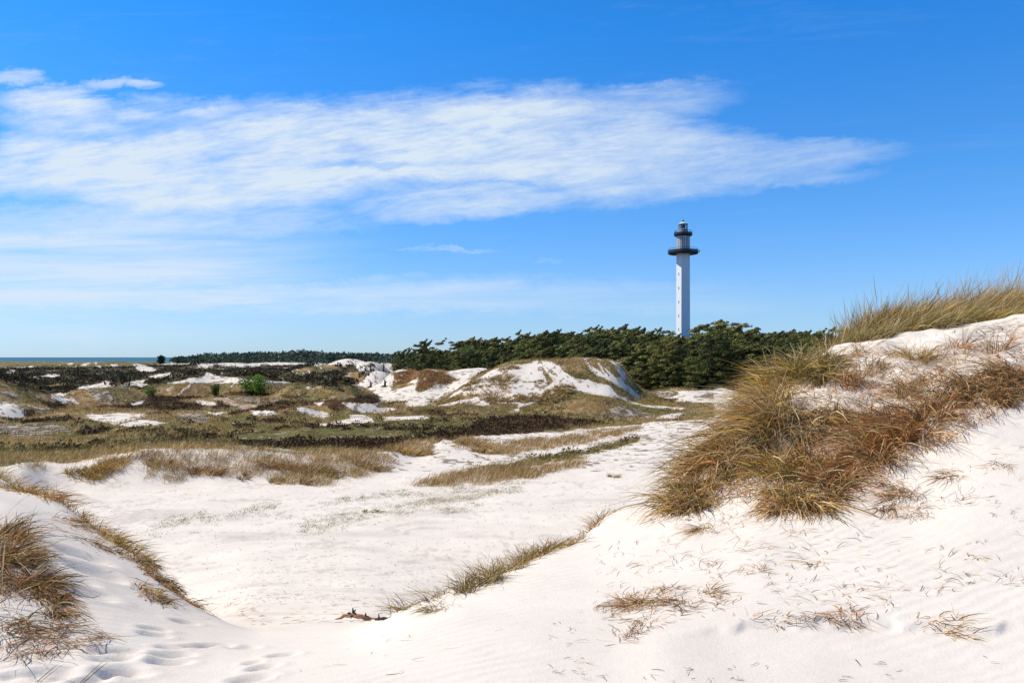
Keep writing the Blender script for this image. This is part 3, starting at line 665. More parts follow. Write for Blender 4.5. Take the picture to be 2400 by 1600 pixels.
mb = MB(); mb.lathe([(.3, zz(38.5)), (1.50, zz(38.5)), (1.50, zz(40.05)), (1.42, zz(40.1)), (.3, zz(40.1))], 24); mb.make('lantern_base', GREYM, lh)
mb = MB(); mb.lathe([(1.33, zz(40.1)), (1.33, zz(41.6))], 20); gl = mb.make('lantern_glazing', GLASS, lh)
mb = MB()
for k in range(10):
    for sgn in (1, -1):
        t0 = k / 10 * 2 * math.pi; ts = np.linspace(t0, t0 + sgn * 2 * math.pi / 5, 5)
        mb.tube(np.stack([np.cos(ts)*1.37, np.sin(ts)*1.37, np.linspace(zz(40.1), zz(41.6), 5)], -1), .055, 4, False)
mb.make('lattice', BLACKM, gl)
mb = MB(); mb.lathe([(.01, zz(40.1)), (.45, zz(40.2)), (.6, zz(40.8)), (.45, zz(41.4)), (.01, zz(41.5))], 14); mb.make('lens', BLACKM, lh)
mb = MB(); mb.lathe([(.2, zz(41.6)), (1.5, zz(41.6)), (1.5, zz(41.75)), (.95, zz(42.15)), (.30, zz(42.5))], 20); rf = mb.make('roof', COPPER, lh)
mb = MB(); mb.lathe([(.01, zz(42.4)), (.32, zz(42.5)), (.36, zz(42.75)), (.2, zz(42.95)), (.01, zz(43.0))], 12); mb.make('vent', BLACKM, rf)
mb = MB(); mb.tube([(0, 0, zz(42.9)), (0, 0, zz(43.9))], .03, 4); mb.make('lightning_rod', BLACKM, rf)
mb = MB(); mb.tube([(2.9, -.4, zz(39.3)), (3.3, -.5, zz(39.6)), (3.3, -.5, zz(40.0))], .05, 5); mb.box((3.3, -.5, zz(40.05)), (1, 0, 0), (0, 1, 0), (0, 0, 1), .12, .12, .16); mb.make('antenna', PLASTER, lh)
mb = MB(); an = np.linspace(0, 2*np.pi, 13); mb.tube(np.stack([5.05 + np.cos(an)*.06, an*0 - .5, zz(33.2) + np.sin(an)*.45], -1), .05, 4, False); mb.tube([(4.7, -.5, zz(33.2)), (5.0, -.5, zz(33.2))], .05, 4); mb.make('dish', GREYM, lh)

# ---------------------------------------------------------------- trees
def leaf_cards(Pc, size, aspect, colc, updir=.5, flip=None):
    n = len(Pc)
    a = rng.normal(size=(n, 3)); a[:, 2] = np.abs(a[:, 2]) * updir + .1
    if flip is not None: a += flip
    a /= np.linalg.norm(a, axis=1)[:, None]
    b = np.cross(a, rng.normal(size=(n, 3))); b /= np.linalg.norm(b, axis=1)[:, None] + 1e-9
    s = size * rng.uniform(.6, 1.3, n)
    la = a * s[:, None]; lb = b * (s * aspect)[:, None]
    V = np.stack([Pc - lb * .5, Pc + la * .45 - lb * .9 * .6, Pc + la, Pc + la * .45 + lb * .9 * .6], 1)
    V[:, 0] = Pc
    q = np.arange(n * 4).reshape(n, 4)
    return V.reshape(-1, 3), q, np.repeat(colc, 4, axis=0)
def pad_cards(Pc, nrm, size, aspect, colc):
    n = len(Pc)
    nr_ = nrm + rng.normal(0, .35, (n, 3)); nr_ /= np.linalg.norm(nr_, axis=1)[:, None] + 1e-9
    a = np.cross(nr_, rng.normal(size=(n, 3))); a += np.array([.25, 0, .35]); a /= np.linalg.norm(a, axis=1)[:, None] + 1e-9
    b = np.cross(nr_, a); b /= np.linalg.norm(b, axis=1)[:, None] + 1e-9
    s = size * rng.uniform(.6, 1.35, n); la = a * s[:, None]; lb = b * (s * aspect)[:, None]
    V = np.stack([Pc - la * .5, Pc - lb * .5, Pc + la * .6, Pc + lb * .5], 1)
    return V.reshape(-1, 3), np.arange(n * 4).reshape(n, 4), np.repeat(colc, 4, axis=0)
def pine(seed, h, w, bare, style):
    """wind-bent shore pine: crown V/Q/colour and trunk MB; root at origin, ~h tall"""
    r0 = np.random.default_rng(seed)
    lean = r0.uniform(.03, .10) * h
    def axis(t): return np.array([lean * t ** 1.6 + .12*math.sin(4*t+seed), .10 * math.sin(3*t+seed*2), h * .96 * t])
    tr = MB(); ts = np.linspace(0, 1, 9)
    tr.tube([axis(t) - np.array([0, 0, .4 * (t == 0)]) for t in ts], .02 * h * (1.1 - ts) + .015, 7)
    pads = []
    nl = 22 if style != 'flat' else 16
    for i in range(nl):
        t = bare + (1 - bare) * (i + r0.uniform(0, .8)) / nl
        t = min(t, .99); u = (t - bare) / (1 - bare)
        if style == 'bush': pr = (1 - u) ** .55 * (.75 + .25 * math.sin(math.pi * u)) + .10
        elif style == 'flat': pr = .35 + .75 * u ** .7 if u < .8 else 1.0 - .5 * (u - .8) / .2
        else: pr = math.sin(math.pi * min(1, .22 + u * .70)) ** .8 * .95 + .06
        a = i * 2.4 + r0.uniform(-.6, .6)
        ln = w * pr * r0.uniform(.65, 1.15)
        ex = 1.0 + .30 * math.cos(a)              # longer on the lee side
        p0 = axis(t); d = np.array([math.cos(a) * ex, math.sin(a), .22 + .35 * u])
        p1 = p0 + d * ln
        mid = (p0 + p1) / 2 + np.array([0, 0, -.05 * ln])
        tr.tube([p0, mid, p1], [.010*h*(1.1-t)+.012, .006*h*(1.1-t)+.01, .012], 5)
        pads.append((p1, .17 * w + .15 * ln, .50))
        pads.append((mid + r0.normal(0, .12 * w, 3) * [1, 1, .4], .13 * w + .13 * ln, .45))
        if r0.random() < .7:
            pads.append((p1 + np.array([r0.normal(0, .22*w), r0.normal(0, .22*w), r0.uniform(.0, .18)*w]), .20 * w, .7))
    tops = sorted(pads, key=lambda q: -q[0][2])[:12]
    for k in range(7):                             # ragged leader shoots bent down-wind, growing out of the top pads
        c0, rd, _ = tops[r0.integers(0, len(tops))]
        u = r0.uniform(.5, 1.1) * rd
        for g in range(3):
            pads.append((c0 + np.array([.35 * rd + .5 * u * g, 0, .25 * rd + u * g * .55]), rd * (.55 - .14 * g), .7))
    V, Q_, Cc = [], [], []; n0 = 0
    base = np.array(r0.choice([0, 1]) * np.array((.026, .010, 0)) + np.array((.088, .104, .024)))
    for (c, rad, fl) in pads:
        m = int(24 + 190 * rad)
        q = r0.normal(size=(m, 3)); q /= np.linalg.norm(q, axis=1)[:, None]
        q *= (r0.uniform(.15, 1.25, m) ** .55)[:, None]; q[:, 2] = np.where(q[:, 2] < -.3, -.3 * r0.random(m), q[:, 2])
        P_ = c + q * np.array([rad, rad, rad * fl]) + np.array([0, 0, .1 * rad])
        P_[:, 2] = np.maximum(P_[:, 2], .12)
        tone = r0.uniform(.55, 1.4)
        cc = base * tone * r0.uniform(.7, 1.35, (m, 1)) * np.array([1 + r0.normal(0, .08), 1, 1])
        v, f, c3 = pad_cards(P_, q + np.array([0, 0, .15]), .034 * h + .05, .36, cc)
        V.append(v); Q_.append(f + n0); Cc.append(c3); n0 += len(v)
    return np.vstack(V), np.vstack(Q_), np.vstack(Cc), tr
VAR = []
for k, (h, w, bare, st) in enumerate([(8,2.6,.02,'bush'),(8,2.3,.10,'round'),(8,2.5,.22,'round'),(8,2.7,.05,'bush'),(8,2.4,.30,'flat'),(8,2.2,.15,'round'),(8,2.8,.12,'round'),(8,2.5,.35,'flat')]):
    V, q, c, tr = pine(100 + k, h, w, bare, st)
    root = empty('pine_tree', (0, 0, -500)); cr = build('crown', V, q, NEEDLE, c, root); tk = tr.make('trunk', BARK, root)
    VAR.append((root, cr, tk))
USED = set()
def place_pine(v, x, y, h, label, group, wscale=1.0, sink=.15, z=None):
    root, cr, tk = VAR[v]
    if v not in USED: USED.add(v); o = root
    else:
        o = root.copy(); C.objects.link(o)
        for ch in (cr, tk):
            d = ch.copy(); C.objects.link(d); d.parent = o
    s = h / 8.0
    o.location = (x, y, (hz(x, y) if z is None else z) - sink); o.scale = (s * wscale, s * wscale, s)
    o.rotation_euler = (0, 0, rng.uniform(-.5, .5))
    tag(o, label, 'pine tree', group); return o
GB = 'pines of the wood round the lighthouse'
LB = 'dark green pine inside the dense wood, showing only its bent top among its neighbours'
LFr = 'bushy pine along the front edge of the wood, foliage reaching down to the sand'
GF = 'pines along the front edge of the wood'
taken = []
npine = 0
random.seed(5)
for row in range(18):
    px = 905.0 + random.uniform(0, 14)
    while px < 2010:
        yf = float(yfront(px)); Y = yf + row * (6.0 + row * .28) + random.uniform(-1.6, 2.4)
        x = ray(px, Y)
        step = (3.4 + .14 * row) / Y * F * random.uniform(.8, 1.3)
        if Y < 268 and not (abs(x - LX) < 5.5 and abs(Y - LYY) < 6) and (px > 952 or row > 4) and npine < 292:
            g = hz(x, Y)
            jit = random.uniform(0, 1)
            lim = float(skyl(px))
            drop = (jit ** 1.3) * (24 if row > 6 else 26) + max(0, 5 - row) * 4.2 - (7.5 * random.random() if jit < .22 else 0)
            top = zat(lim + drop, Y); h = top - g
            if row == 0: h = min(h, random.uniform(4.5, 7.2) if px > 1480 else random.uniform(4.2, 6.5))
            h = max(3.0, min(h, 14))
            vis = True
            if row >= 7 and drop > 18: vis = False      # wholly behind the others
            if vis and (px < 1910):
                v = random.choice([0, 3, 0, 3, 1] if row < 2 else [1, 2, 4, 5, 6, 7, 1, 2, 6])
                place_pine(v, x, Y, h, LFr if row == 0 else LB, GF if row == 0 else GB, random.choice([.85, 1.0, 1.1, 1.45]) * (1.15 if row < 2 else 1))
                npine += 1
        px += step
print('PINES', npine)
# trees that stand out
def own_pine(seed, h, w, bare, st, px, Y, label, pyt=None, z=None):
    V, q, c, tr = pine(seed, h, w, bare, st); x = ray(px, Y)
    o = empty('pine_tree', (x, Y, hz(x, Y) - .1)); build('crown', V, q, NEEDLE, c, o); tr.make('trunk', BARK, o); return tag(o, label, 'pine tree')
own_pine(301, 7.6, 2.6, .40, 'flat', 974, 160, 'lone flat-topped pine with an open crown, standing clear at the left end of the wood')
own_pine(302, 9.4, 3.9, .12, 'round', 1236, 152, 'tallest broad dark pine crown rising above the wood behind the white dune')
own_pine(303, 8.2, 3.6, .02, 'bush', 1530, 122, 'large bushy olive pine standing at the wood edge just below the lighthouse foot')
own_pine(304, 7.6, 3.2, .02, 'bush', 1628, 121, 'big dense pine at the wood edge beside the grassy near dune, right of the tower')
own_pine(305, 4.4, 2.4, .0, 'bush', 1590, 117, 'low bright green pine bush spreading at the foot of the wood on white sand')
# birch
def broad(name, px, Y, h, w, label, cat_, base, npad, size, seed, tall=1.0, dens=70):
    r0 = np.random.default_rng(seed); x = ray(px, Y); g = hz(x, Y)
    o = empty(name, (x, Y, g - .05)); tag(o, label, cat_)
    tr = MB(); tr.tube([(0, 0, -.3), (.03*h, .02*h, h*.45), (.02*h, 0, h*.9)], [.022*h+.02, .014*h+.01, .006*h], 6)
    V, Q_, Cc = [], [], []; n0 = 0
    for k in range(npad):
        u = (k + .5) / npad; a = k * 2.4 + r0.uniform(-.4, .4)
        pr = math.sin(math.pi * (.12 + .80 * u)) ** .7
        c = np.array([math.cos(a) * w * pr * r0.uniform(.25, .75), math.sin(a) * w * pr * r0.uniform(.25, .75), h * (.10 + .84 * u)])
        tr.tube([(.02*h, .01*h, c[2] * .75), (c + np.array([0, 0, c[2]*.75])) / 2 * [1, 1, 1], c], [.012*h, .008*h, .006*h], 4)
        rad = w * r0.uniform(.30, .48); m = dens
        q = r0.normal(size=(m, 3)); q /= np.linalg.norm(q, axis=1)[:, None]; q *= r0.uniform(.4, 1.05, (m, 1)) ** .5
        P_ = c + q * [rad, rad, rad * .9 * tall]; P_[:, 2] = np.maximum(P_[:, 2], .1)
        cc = np.array(base) * r0.uniform(.7, 1.3) * r0.uniform(.7, 1.3, (m, 1))
        v, f, c3 = leaf_cards(P_, size, .7, cc, .6, q * .8); V.append(v); Q_.append(f + n0); Cc.append(c3); n0 += len(v)
    build('crown' if 'tree' in name else 'foliage', np.vstack(V), np.vstack(Q_), LEAF, np.vstack(Cc), o)
    tr.make('trunk' if 'tree' in name else 'stem', BARK, o)
    return o
broad('birch_tree', 1078, 148, 7.4, 2.0, 'pale green leafy birch standing in front of the dark pines left of the white dune', 'birch tree', (.115, .165, .05), 30, .30, 21, 1.2)
broad('green_shrub', 596, 117.5, 2.9, 1.7, 'largest bright green shrub on the tan grassy mound', 'shrub', (.16, .26, .025), 16, .26, 22)
broad('green_shrub', 568, 118, 2.0, 1.5, 'lower bright green shrub leaning against the left of the largest one', 'shrub', (.12, .20, .025), 12, .24, 23)
broad('green_shrub', 494, 116, 1.7, .75, 'small dark green shrub alone on the tan mound slope', 'shrub', (.065, .11, .022), 9, .22, 24)
broad('green_shrub', 345, 112, 1.2, 1.2, 'low lime green shrub in the hollow beside the ochre mound', 'shrub', (.13, .20, .03), 9, .22, 25)
broad('windswept_tree', 370, 480, 4.6, 3.0, 'lone dark windswept tree on the skyline against the sea', 'tree', (.03, .048, .03), 16, .8, 26, .7)
# dead pine with bleached boughs above the white dune
X_, Y_, Z_ = ray(1425, 121), 121, 0; Z_ = hz(X_, Y_)
mb = MB(); r0 = np.random.default_rng(3)
mb.tube([(0, 0, -.3), (-.3, 0, 2.0), (-.9, .1, 3.6), (-2.2, .2, 5.0)], [.12, .10, .08, .05], 6)
for k in range(16):
    t = r0.uniform(.3, 1); p0 = np.array([-.3 - 1.2*t, .1, 1.2 + 3.3*t]); d = np.array([r0.uniform(-.5, 1.6), r0.uniform(-.5, .5), r0.uniform(-.2, 1.0)]) * r0.uniform(.7, 1.7)
    mb.tube([p0, p0 + d*.5 + [0, 0, .1], p0 + d + [0, 0, r0.uniform(-.2, .3)]], [.055, .04, .018], 4)
    mb.tube([p0 + d*.5 + [0, 0, .1], p0 + d*.8 + r0.normal(0, .4, 3)], [.03, .012], 4)
dp = mb.make('dead_pine', DEADWOOD, loc=(X_, Y_, Z_)); tag(dp, 'dead pine with bare bleached boughs behind the crest of the white dune', 'dead tree')

# far-off pine belt beyond the heath (one mass)
V, Q_, Cc = [], [], []; n0 = 0
r0 = np.random.default_rng(9)
BT = [(395,822),(410,820),(470,813),(520,813),(570,809),(640,808),(700,804),(720,807),(760,811),(850,812),(940,813),(1010,815)]
for k in range(430):
    px = r0.uniform(400, 1005); Y = r0.uniform(430, 560) if px > 440 else r0.uniform(520, 560); x = ray(px, Y); g = -4.4
    h = zat(np.interp(px, [b[0] for b in BT], [b[1] for b in BT]) + abs(r0.normal(0, 3.0)), Y) - g; h = max(h, 2.5)
    nb = 46
    q = r0.normal(size=(nb, 3)); q /= np.linalg.norm(q, axis=1)[:, None]; q *= r0.uniform(.5, 1, (nb, 1)) ** .5
    P_ = np.array([x, Y, g + h * .52]) + q * [2.6, 2.6, h * .46] * r0.uniform(.8, 1.2); P_[:, 0] += (P_[:, 2] - g) * .06
    cc = np.array((.040, .062, .040)) * r0.uniform(.7, 1.35) * r0.uniform(.7, 1.3, (nb, 1))  # bluish cast of distance haze put into the needle colour
    v, f, c3 = leaf_cards(P_, 1.5, .6, cc, .8, q * .8 + [.3, 0, .2]); V.append(v); Q_.append(f + n0); Cc.append(c3); n0 += len(v)
fb = build('distant_forest', np.vstack(V), np.vstack(Q_), NEEDLE, np.vstack(Cc)); tag(fb, kind='stuff', label='dark pine belt far off beyond the heath, meeting the sky', cat='forest')

# ---------------------------------------------------------------- ground cover that nobody could count
def cands(n, y0, y1, a=.62):
    t = rng.uniform(-a, a, n); Y = np.exp(rng.uniform(math.log(y0), math.log(y1), n)); x = np.tan(t) * Y
    z = H(x, Y, False); return x, Y, z, cover(x, Y, z)
def field(name, label, sets, mat=GRASS, cat_='grass'):
    V, q, c = cat(sets); o = build(name, V, q, mat, c); tag(o, kind='stuff', label=label, cat=cat_); return o
def px_pts(poly, n, ymin=2.5, ymax=16):
    """random ground points inside an outline given in bearing / dip"""
    poly = np.array(poly, float); out = []
    a, b_ = poly.min(0), poly.max(0)
    px = rng.uniform(a[0], b_[0], n * 4); py = rng.uniform(a[1], b_[1], n * 4)
    k = inside(poly, px, py); px, py = px[k][:n], py[k][:n]
    Ys = np.exp(np.linspace(math.log(ymin), math.log(ymax), 260))
    X = (px[:, None] - CX) / F * Ys[None]; Yb = np.broadcast_to(Ys[None], X.shape)
    Z = H(X.ravel(), Yb.ravel(), False).reshape(X.shape); zr = -(py[:, None] - HY) / F * Ys[None]
    hitm = Z >= zr; j = hitm.argmax(1); ok = hitm.any(1)
    i = np.arange(len(px))
    return X[i, j][ok], Ys[j][ok]
def sward(x, y, z, m, L_, pals, wid, spread=.8, droop=.25, lean=(.35, -.05), rad=.35, seg=2, dens=None):
    n = len(x) * m; i = np.repeat(np.arange(len(x)), m)
    s = np.repeat(rng.uniform(.5, 1.35, len(x)), m)
    ox = rng.normal(0, rad, n) * s; oy = rng.normal(0, rad, n) * s
    X = x[i] + ox; Yy = y[i] + oy; Z = H(X, Yy, False) - .03
    d0 = np.array([lean[0] * .5, lean[1] * .5, 1.0]) + spread * rng.normal(0, .5, (n, 3)) * [1, 1, .2]; d0 /= np.linalg.norm(d0, axis=1)[:, None]
    be = np.stack([np.full(n, lean[0] * .4), np.full(n, lean[1] * .4), -droop * rng.uniform(.3, 1.4, n)], -1)
    cc = .95 * pal(pals, n) * np.repeat(rng.uniform(.7, 1.3, (len(x), 1)), m, axis=0)
    w = wid * np.clip(Yy / 40, .4, 4) * rng.uniform(.7, 1.3, n)
    return blades(np.stack([X, Yy, Z], -1), L_ * s * rng.uniform(.6, 1.25, n), d0, be, w, cc, seg)
x, y, z, k_ = cands(52000, 26, 150)
sets = []
patch = fbm(x / 7, y / 7, 511, 2)
m_ = (k_ == cD)
gs = m_ & (patch < .08); sets.append(sward(x[gs], y[gs], z[gs], 9, .40, ['ochre', 'green', 'brown', 'straw'], .016))
gs = m_ & (patch >= .08); sets.append(sward(x[gs], y[gs], z[gs], 9, .34, ['ochre', 'green', 'grey', 'green'], .016))
gs = (k_ == cO); sets.append(sward(x[gs], y[gs], z[gs], 8, .4, ['grey', 'green', 'ochre'], .018))
gs = (k_ == cT); sets.append(sward(x[gs], y[gs], z[gs], 16, .48, ['ochre', 'brown', 'straw'], .015, rad=.22))
gs = (k_ == cR); sets.append(sward(x[gs], y[gs], z[gs], 16, .55, ['red', 'brown', 'ochre'], .016, droop=.6))
t_ = np.arctan((rng.uniform(880, 1130, 5200) - CX) / F); yr = rng.uniform(92, 135, 5200); xr = np.tan(t_) * yr; zr_ = H(xr, yr, False); kr = cover(xr, yr, zr_) == cR
sets.append(sward(xr[kr], yr[kr], zr_[kr], 16, .62, ['red', 'brown', 'ochre'], .015, droop=.8, rad=.25))
t_ = np.arctan((rng.uniform(960, 1520, 4200) - CX) / F); yr = rng.uniform(80, 112, 4200); xr = np.tan(t_) * yr; zr_ = H(xr, yr, False); kr = cover(xr, yr, zr_) == cD
sets.append(sward(xr[kr], yr[kr], zr_[kr], 9, .34, ['ochre', 'green', 'grey'], .014, droop=.3, rad=.3))
gs = (k_ == cS) & (y > 58) & (z < 2) & (rng.uniform(0, 1, len(x)) < .035); sets.append(sward(x[gs], y[gs], z[gs], 10, .34, ['brown', 'ochre', 'dark'], .014, rad=.16))
gs = (k_ == cL); gs &= rng.uniform(0, 1, len(gs)) < .8; sets.append(sward(x[gs], y[gs], z[gs], 9, .24, ['brown', 'grey', 'dark'], .018, spread=1.4, rad=.2))
gs = (k_ == cP); gs &= rng.uniform(0, 1, len(gs)) < .25; sets.append(sward(x[gs], y[gs], z[gs], 6, .2, ['brown', 'red', 'straw'], .016, spread=1.2, rad=.2))
field('marram_grass', 'ochre and straw-coloured marram grass covering the dune heath beyond the valley', sets)
x, y, z, k_ = cands(26000, 26, 110)
gs = (k_ == cG) & (y > 45); far_g = sward(x[gs], y[gs], z[gs], 10, .15, ['green', 'green', 'grey', 'brown'], .018, spread=1.2, rad=.3)
gs = (k_ == cG) & (y > 45) & (fbm(x / 2.5, y / 2.5, 713, 3) > .1); far_g2 = sward(x[gs], y[gs], z[gs], 9, .32, ['ochre', 'brown', 'green'], .016, spread=.9, rad=.25)
field('green_sward', 'low green sward in the wet slack behind the valley ridge', [far_g, far_g2])
x, y, z, k_ = cands(46000, 17, 75)
pv = fbm(x / 2.2, y / 2.2, 611, 4)
gs = ((k_ == cV) & (pv > -.05)) | ((k_ == cG) & (y < 45)); sv = sward(x[gs], y[gs], z[gs], 11, .13, ['green', 'grey', 'green', 'brown'], .013, spread=1.4, rad=.10)
gx, gy = px_pts(zB([(560,1235),(640,1205),(800,1160),(1000,1150),(1110,1172),(1300,1140),(1560,1100),(1560,1120),(1200,1190),(900,1232),(700,1240)]), 620, 18, 60)
gk = fbm(gx / 1.5, gy / 1.5, 77, 3) > -.1; sv3 = sward(gx[gk], gy[gk], gx[gk] * 0, 14, .12, ['green', 'grey', 'ochre'], .011, spread=1.3, rad=.22)
gs2 = (k_ == cS) & (y < 62) & (z < -4.6) & (pv > .15) & (rng.uniform(0, 1, len(x)) < .14); sv2 = sward(x[gs2], y[gs2], z[gs2], 4, .08, ['green', 'brown', 'grey'], .010, spread=1.5, rad=.07)
field('sand_sedge', 'sparse tiny sedge plants dotted over the white valley floor', [sv, sv2, sv3])
def lumps(x, y, z, rad, hgt, m, size, cols_, seed):
    r1 = np.random.default_rng(seed); n = len(x) * m; i = np.repeat(np.arange(len(x)), m)
    q = r1.normal(size=(n, 3)); q[:, 2] = np.abs(q[:, 2]); q /= np.linalg.norm(q, axis=1)[:, None]; q *= r1.uniform(.6, 1.05, (n, 1))
    s = r1.uniform(.5, 1.4, len(x))[i][:, None]
    P_ = np.stack([x, y, z], -1)[i] + q * [rad, rad, hgt] * s
    pc = np.array(cols_); cc = pc[r1.integers(0, len(pc), len(x))][i] * r1.uniform(.6, 1.4, (n, 1))
    v, f, c3 = leaf_cards(P_, size, .55, cc, .8, q * .9); 
    return v, f, c3
x, y, z, k_ = cands(30000, 40, 420)
gs = (k_ == cHE) | ((k_ == cG) & (y > 45) & (fbm(x / 3, y / 3, 712, 3) > .12) & (rng.uniform(0, 1, len(x)) < .6)) | ((k_ == cD) & (y > 46) & (fbm(x / 4, y / 4, 711, 3) > .36) & (rng.uniform(0, 1, len(x)) < .45)); h1 = lumps(x[gs], y[gs], z[gs], .42, .22, 22, .17, [(.075,.036,.013),(.055,.027,.011),(.11,.055,.020),(.085,.060,.020)], 31)
gs = (k_ == cD) & (y > 46) & (fbm(x / 5, y / 5, 715, 3) > .10) & (rng.uniform(0, 1, len(x)) < .30); h4 = lumps(x[gs], y[gs], z[gs], .5, .26, 22, .18, [(.16,.13,.04),(.20,.15,.055),(.13,.12,.035),(.24,.19,.08)], 34)
gs = (k_ == cK); h2 = lumps(x[gs], y[gs], z[gs], 1.0, .50, 16, .5, [(.060,.042,.019),(.045,.036,.018),(.080,.066,.026),(.11,.088,.038)], 32)
gs = (k_ == cO) & (rng.uniform(0, 1, len(x)) < .3); h3 = lumps(x[gs], y[gs], z[gs], .9, .4, 12, .4, [(.085,.072,.03),(.06,.06,.025)], 33)
field('heather', 'dark brown heather in low cushions across the dune heath', [h1, h2, h3, h4], HEATH, 'heather')
# pebbles
r1 = np.random.default_rng(41)
n = 5200; t = r1.uniform(-.5, .5, n); Y = np.exp(r1.uniform(math.log(13), math.log(60), n)); X = np.tan(t) * Y; Z = H(X, Y, False); k = (Z < -3.6) & (cover(X, Y, Z) <= 0) | ((Z < -4.6) & (fbm(X/3, Y/3, 5, 2) > .2))
X, Y, Z = X[k], Y[k], Z[k]; n = len(X)
oc = np.array([(1,0,0),(0,1,0),(-1,0,0),(0,-1,0),(0,0,.8),(0,0,-.8)]); of = np.array([(0,1,4,0),(1,2,4,1),(2,3,4,2),(3,0,4,3)])[:, :3]
s = r1.uniform(.004, .017, n) * np.clip(Y / 20, .8, 1.6)
V = np.stack([X, Y, Z + .004], -1)[:, None] + oc[None] * s[:, None, None] * r1.uniform(.6, 1.3, (n, 6, 1))
pb = build('pebbles', V.reshape(-1, 3), (np.arange(n)[:, None, None] * 6 + of[None]).reshape(-1, 3), PEB); tag(pb, kind='stuff', label='dark specks of pebble scattered on the valley sand', cat='pebbles')

# straw lying on the sand
def litter(x, y, L_, ang, cols_, wid, lift=.006, curl=.3, seg=3, rise=0.0):
    n = len(x); t = np.linspace(0, 1, seg + 1)
    a = ang[:, None] + curl * rng.normal(size=(n, 1)) * (t[None] - .3)
    st = L_[:, None] / seg
    dx = np.cumsum(np.cos(a) * st, 1) - np.cos(a[:, :1]) * st; dy = np.cumsum(np.sin(a) * st, 1) - np.sin(a[:, :1]) * st
    X = x[:, None] + dx; Yy = y[:, None] + dy
    Z = H(X.ravel(), Yy.ravel()).reshape(X.shape) + lift + rise * rng.uniform(0, 1, (n, 1)) * np.sin(np.pi * t[None] * rng.uniform(.3, 1.0, (n, 1))) * L_[:, None]
    pos = np.stack([X, Yy, Z], -1)
    ta = np.gradient(pos, axis=1); sd = np.cross(ta, np.array([0, 0, 1.]) + rng.normal(0, .5, (n, 1, 3))); sd /= np.linalg.norm(sd, axis=2)[..., None] + 1e-9
    w = wid * rng.uniform(.6, 1.4, (n, 1, 1)) * np.interp(t, [0, .2, .8, 1], [.6, 1, .8, .2])[None, :, None]
    V = np.stack([pos - sd*w*.5, pos + sd*w*.5], 2).reshape(-1, 3)
    base = (np.arange(n) * (seg+1) * 2)[:, None]; s_ = (np.arange(seg) * 2)[None]
    q = np.stack([base+s_, base+s_+1, base+s_+3, base+s_+2], -1).reshape(-1, 4)
    return V, q, np.repeat(cols_, (seg+1)*2, axis=0)
FACE = [(1490,1205),(1545,1090),(1630,1000),(1720,930),(1840,850),(1960,860),(2100,830),(2352,770),(2352,930),(2200,1000),(2100,1060),(1960,1130),(1880,1190),(1750,1150),(1620,1165)]
sets = []
x, y = px_pts(FACE, 5200); sets.append(litter(x, y, rng.uniform(.06, .30, len(x)), rng.normal(-1.9, .8, len(x)), pal(['straw', 'brown', 'red'], len(x)), .006, .01, .6, 3, .5))
x, y = px_pts([(1870,800),(2000,790),(2150,765),(2352,735),(2352,900),(2100,900),(1950,930),(1850,880)], 2400); kk = fbm(x * 1.6, y * 1.6, 885, 3) > rng.uniform(-.3, .4, len(x)); x, y = x[kk], y[kk]
sets.append(litter(x, y, rng.uniform(.06, .32, len(x)), rng.normal(-1.2, 1.0, len(x)), pal(['brown', 'red', 'straw'], len(x)), .007, .01, .8, 3, .45))
for poly, n, ln, pl in [([(1340,1170),(1700,1150),(2000,1130),(2352,950),(2352,1430),(1800,1450),(1380,1450)], 300, (.03, .14), ['brown', 'straw', 'dark']),
    ([(1600,1290),(1760,1300),(1790,1390),(1640,1400)], 150, (.03, .14), ['brown', 'red']), ([(1920,1340),(2150,1350),(2280,1380),(2180,1440),(1950,1440)], 150, (.03, .16), ['brown', 'red']),
    ([(1350,1390),(1560,1340),(1600,1400),(1420,1480)], 160, (.03, .15), ['brown', 'red', 'dark']), ([(1700,1410),(2352,1400),(2352,1445),(1700,1430)], 140, (.04, .18), ['brown', 'red']),
    ([(2000,1120),(2220,1130),(2200,1220),(2020,1200)], 110, (.04, .2), ['red', 'brown']), ([(1490,1200),(1900,1170),(1800,1260),(1500,1290)], 130, (.04, .2), ['brown', 'red', 'straw']),
    ([(0,1380),(200,1400),(260,1470),(60,1520),(0,1510)], 170, (.05, .25), ['red', 'brown', 'dark']), ([(60,1150),(240,1230),(420,1370),(520,1400),(420,1400),(200,1280)], 260, (.04, .2), ['brown', 'red', 'straw']),
    ([(380,1290),(560,1390),(620,1430),(480,1430)], 110, (.06, .3), ['brown', 'red']), ([(850,1560),(2352,1500),(2352,1568)], 35, (.02, .08), ['brown', 'dark']), ([(900,1430),(1400,1400),(1400,1550),(600,1560)], 40, (.02, .1), ['brown', 'straw'])]:
    x, y = px_pts(poly, n * 3, 3.2, 14); kk = fbm(x * 2.6, y * 2.6, 881, 3) > rng.uniform(-.25, .38, len(x)); x, y = x[kk], y[kk]; sets.append(litter(x, y, rng.uniform(ln[0], ln[1], len(x)), rng.uniform(-math.pi, math.pi, len(x)) * .5 + (.3 if poly[0][0] > 1000 else -.7), pal(pl, len(x)), .0042, .005, .9, 3, .22))
x, y = px_pts([(480,1330),(900,1240),(1250,1290),(1050,1380),(860,1440),(560,1440)], 900, 9, 40); sets.append(litter(x, y, rng.uniform(.03, .16, len(x)), rng.normal(.1, .35, len(x)), pal(['brown', 'dark', 'straw'], len(x)), .007, .005, .6, 2, .15))
field('dry_straw_litter', 'broken dry straw and rootlets strewn over the near sand', sets, GRASS, 'straw')

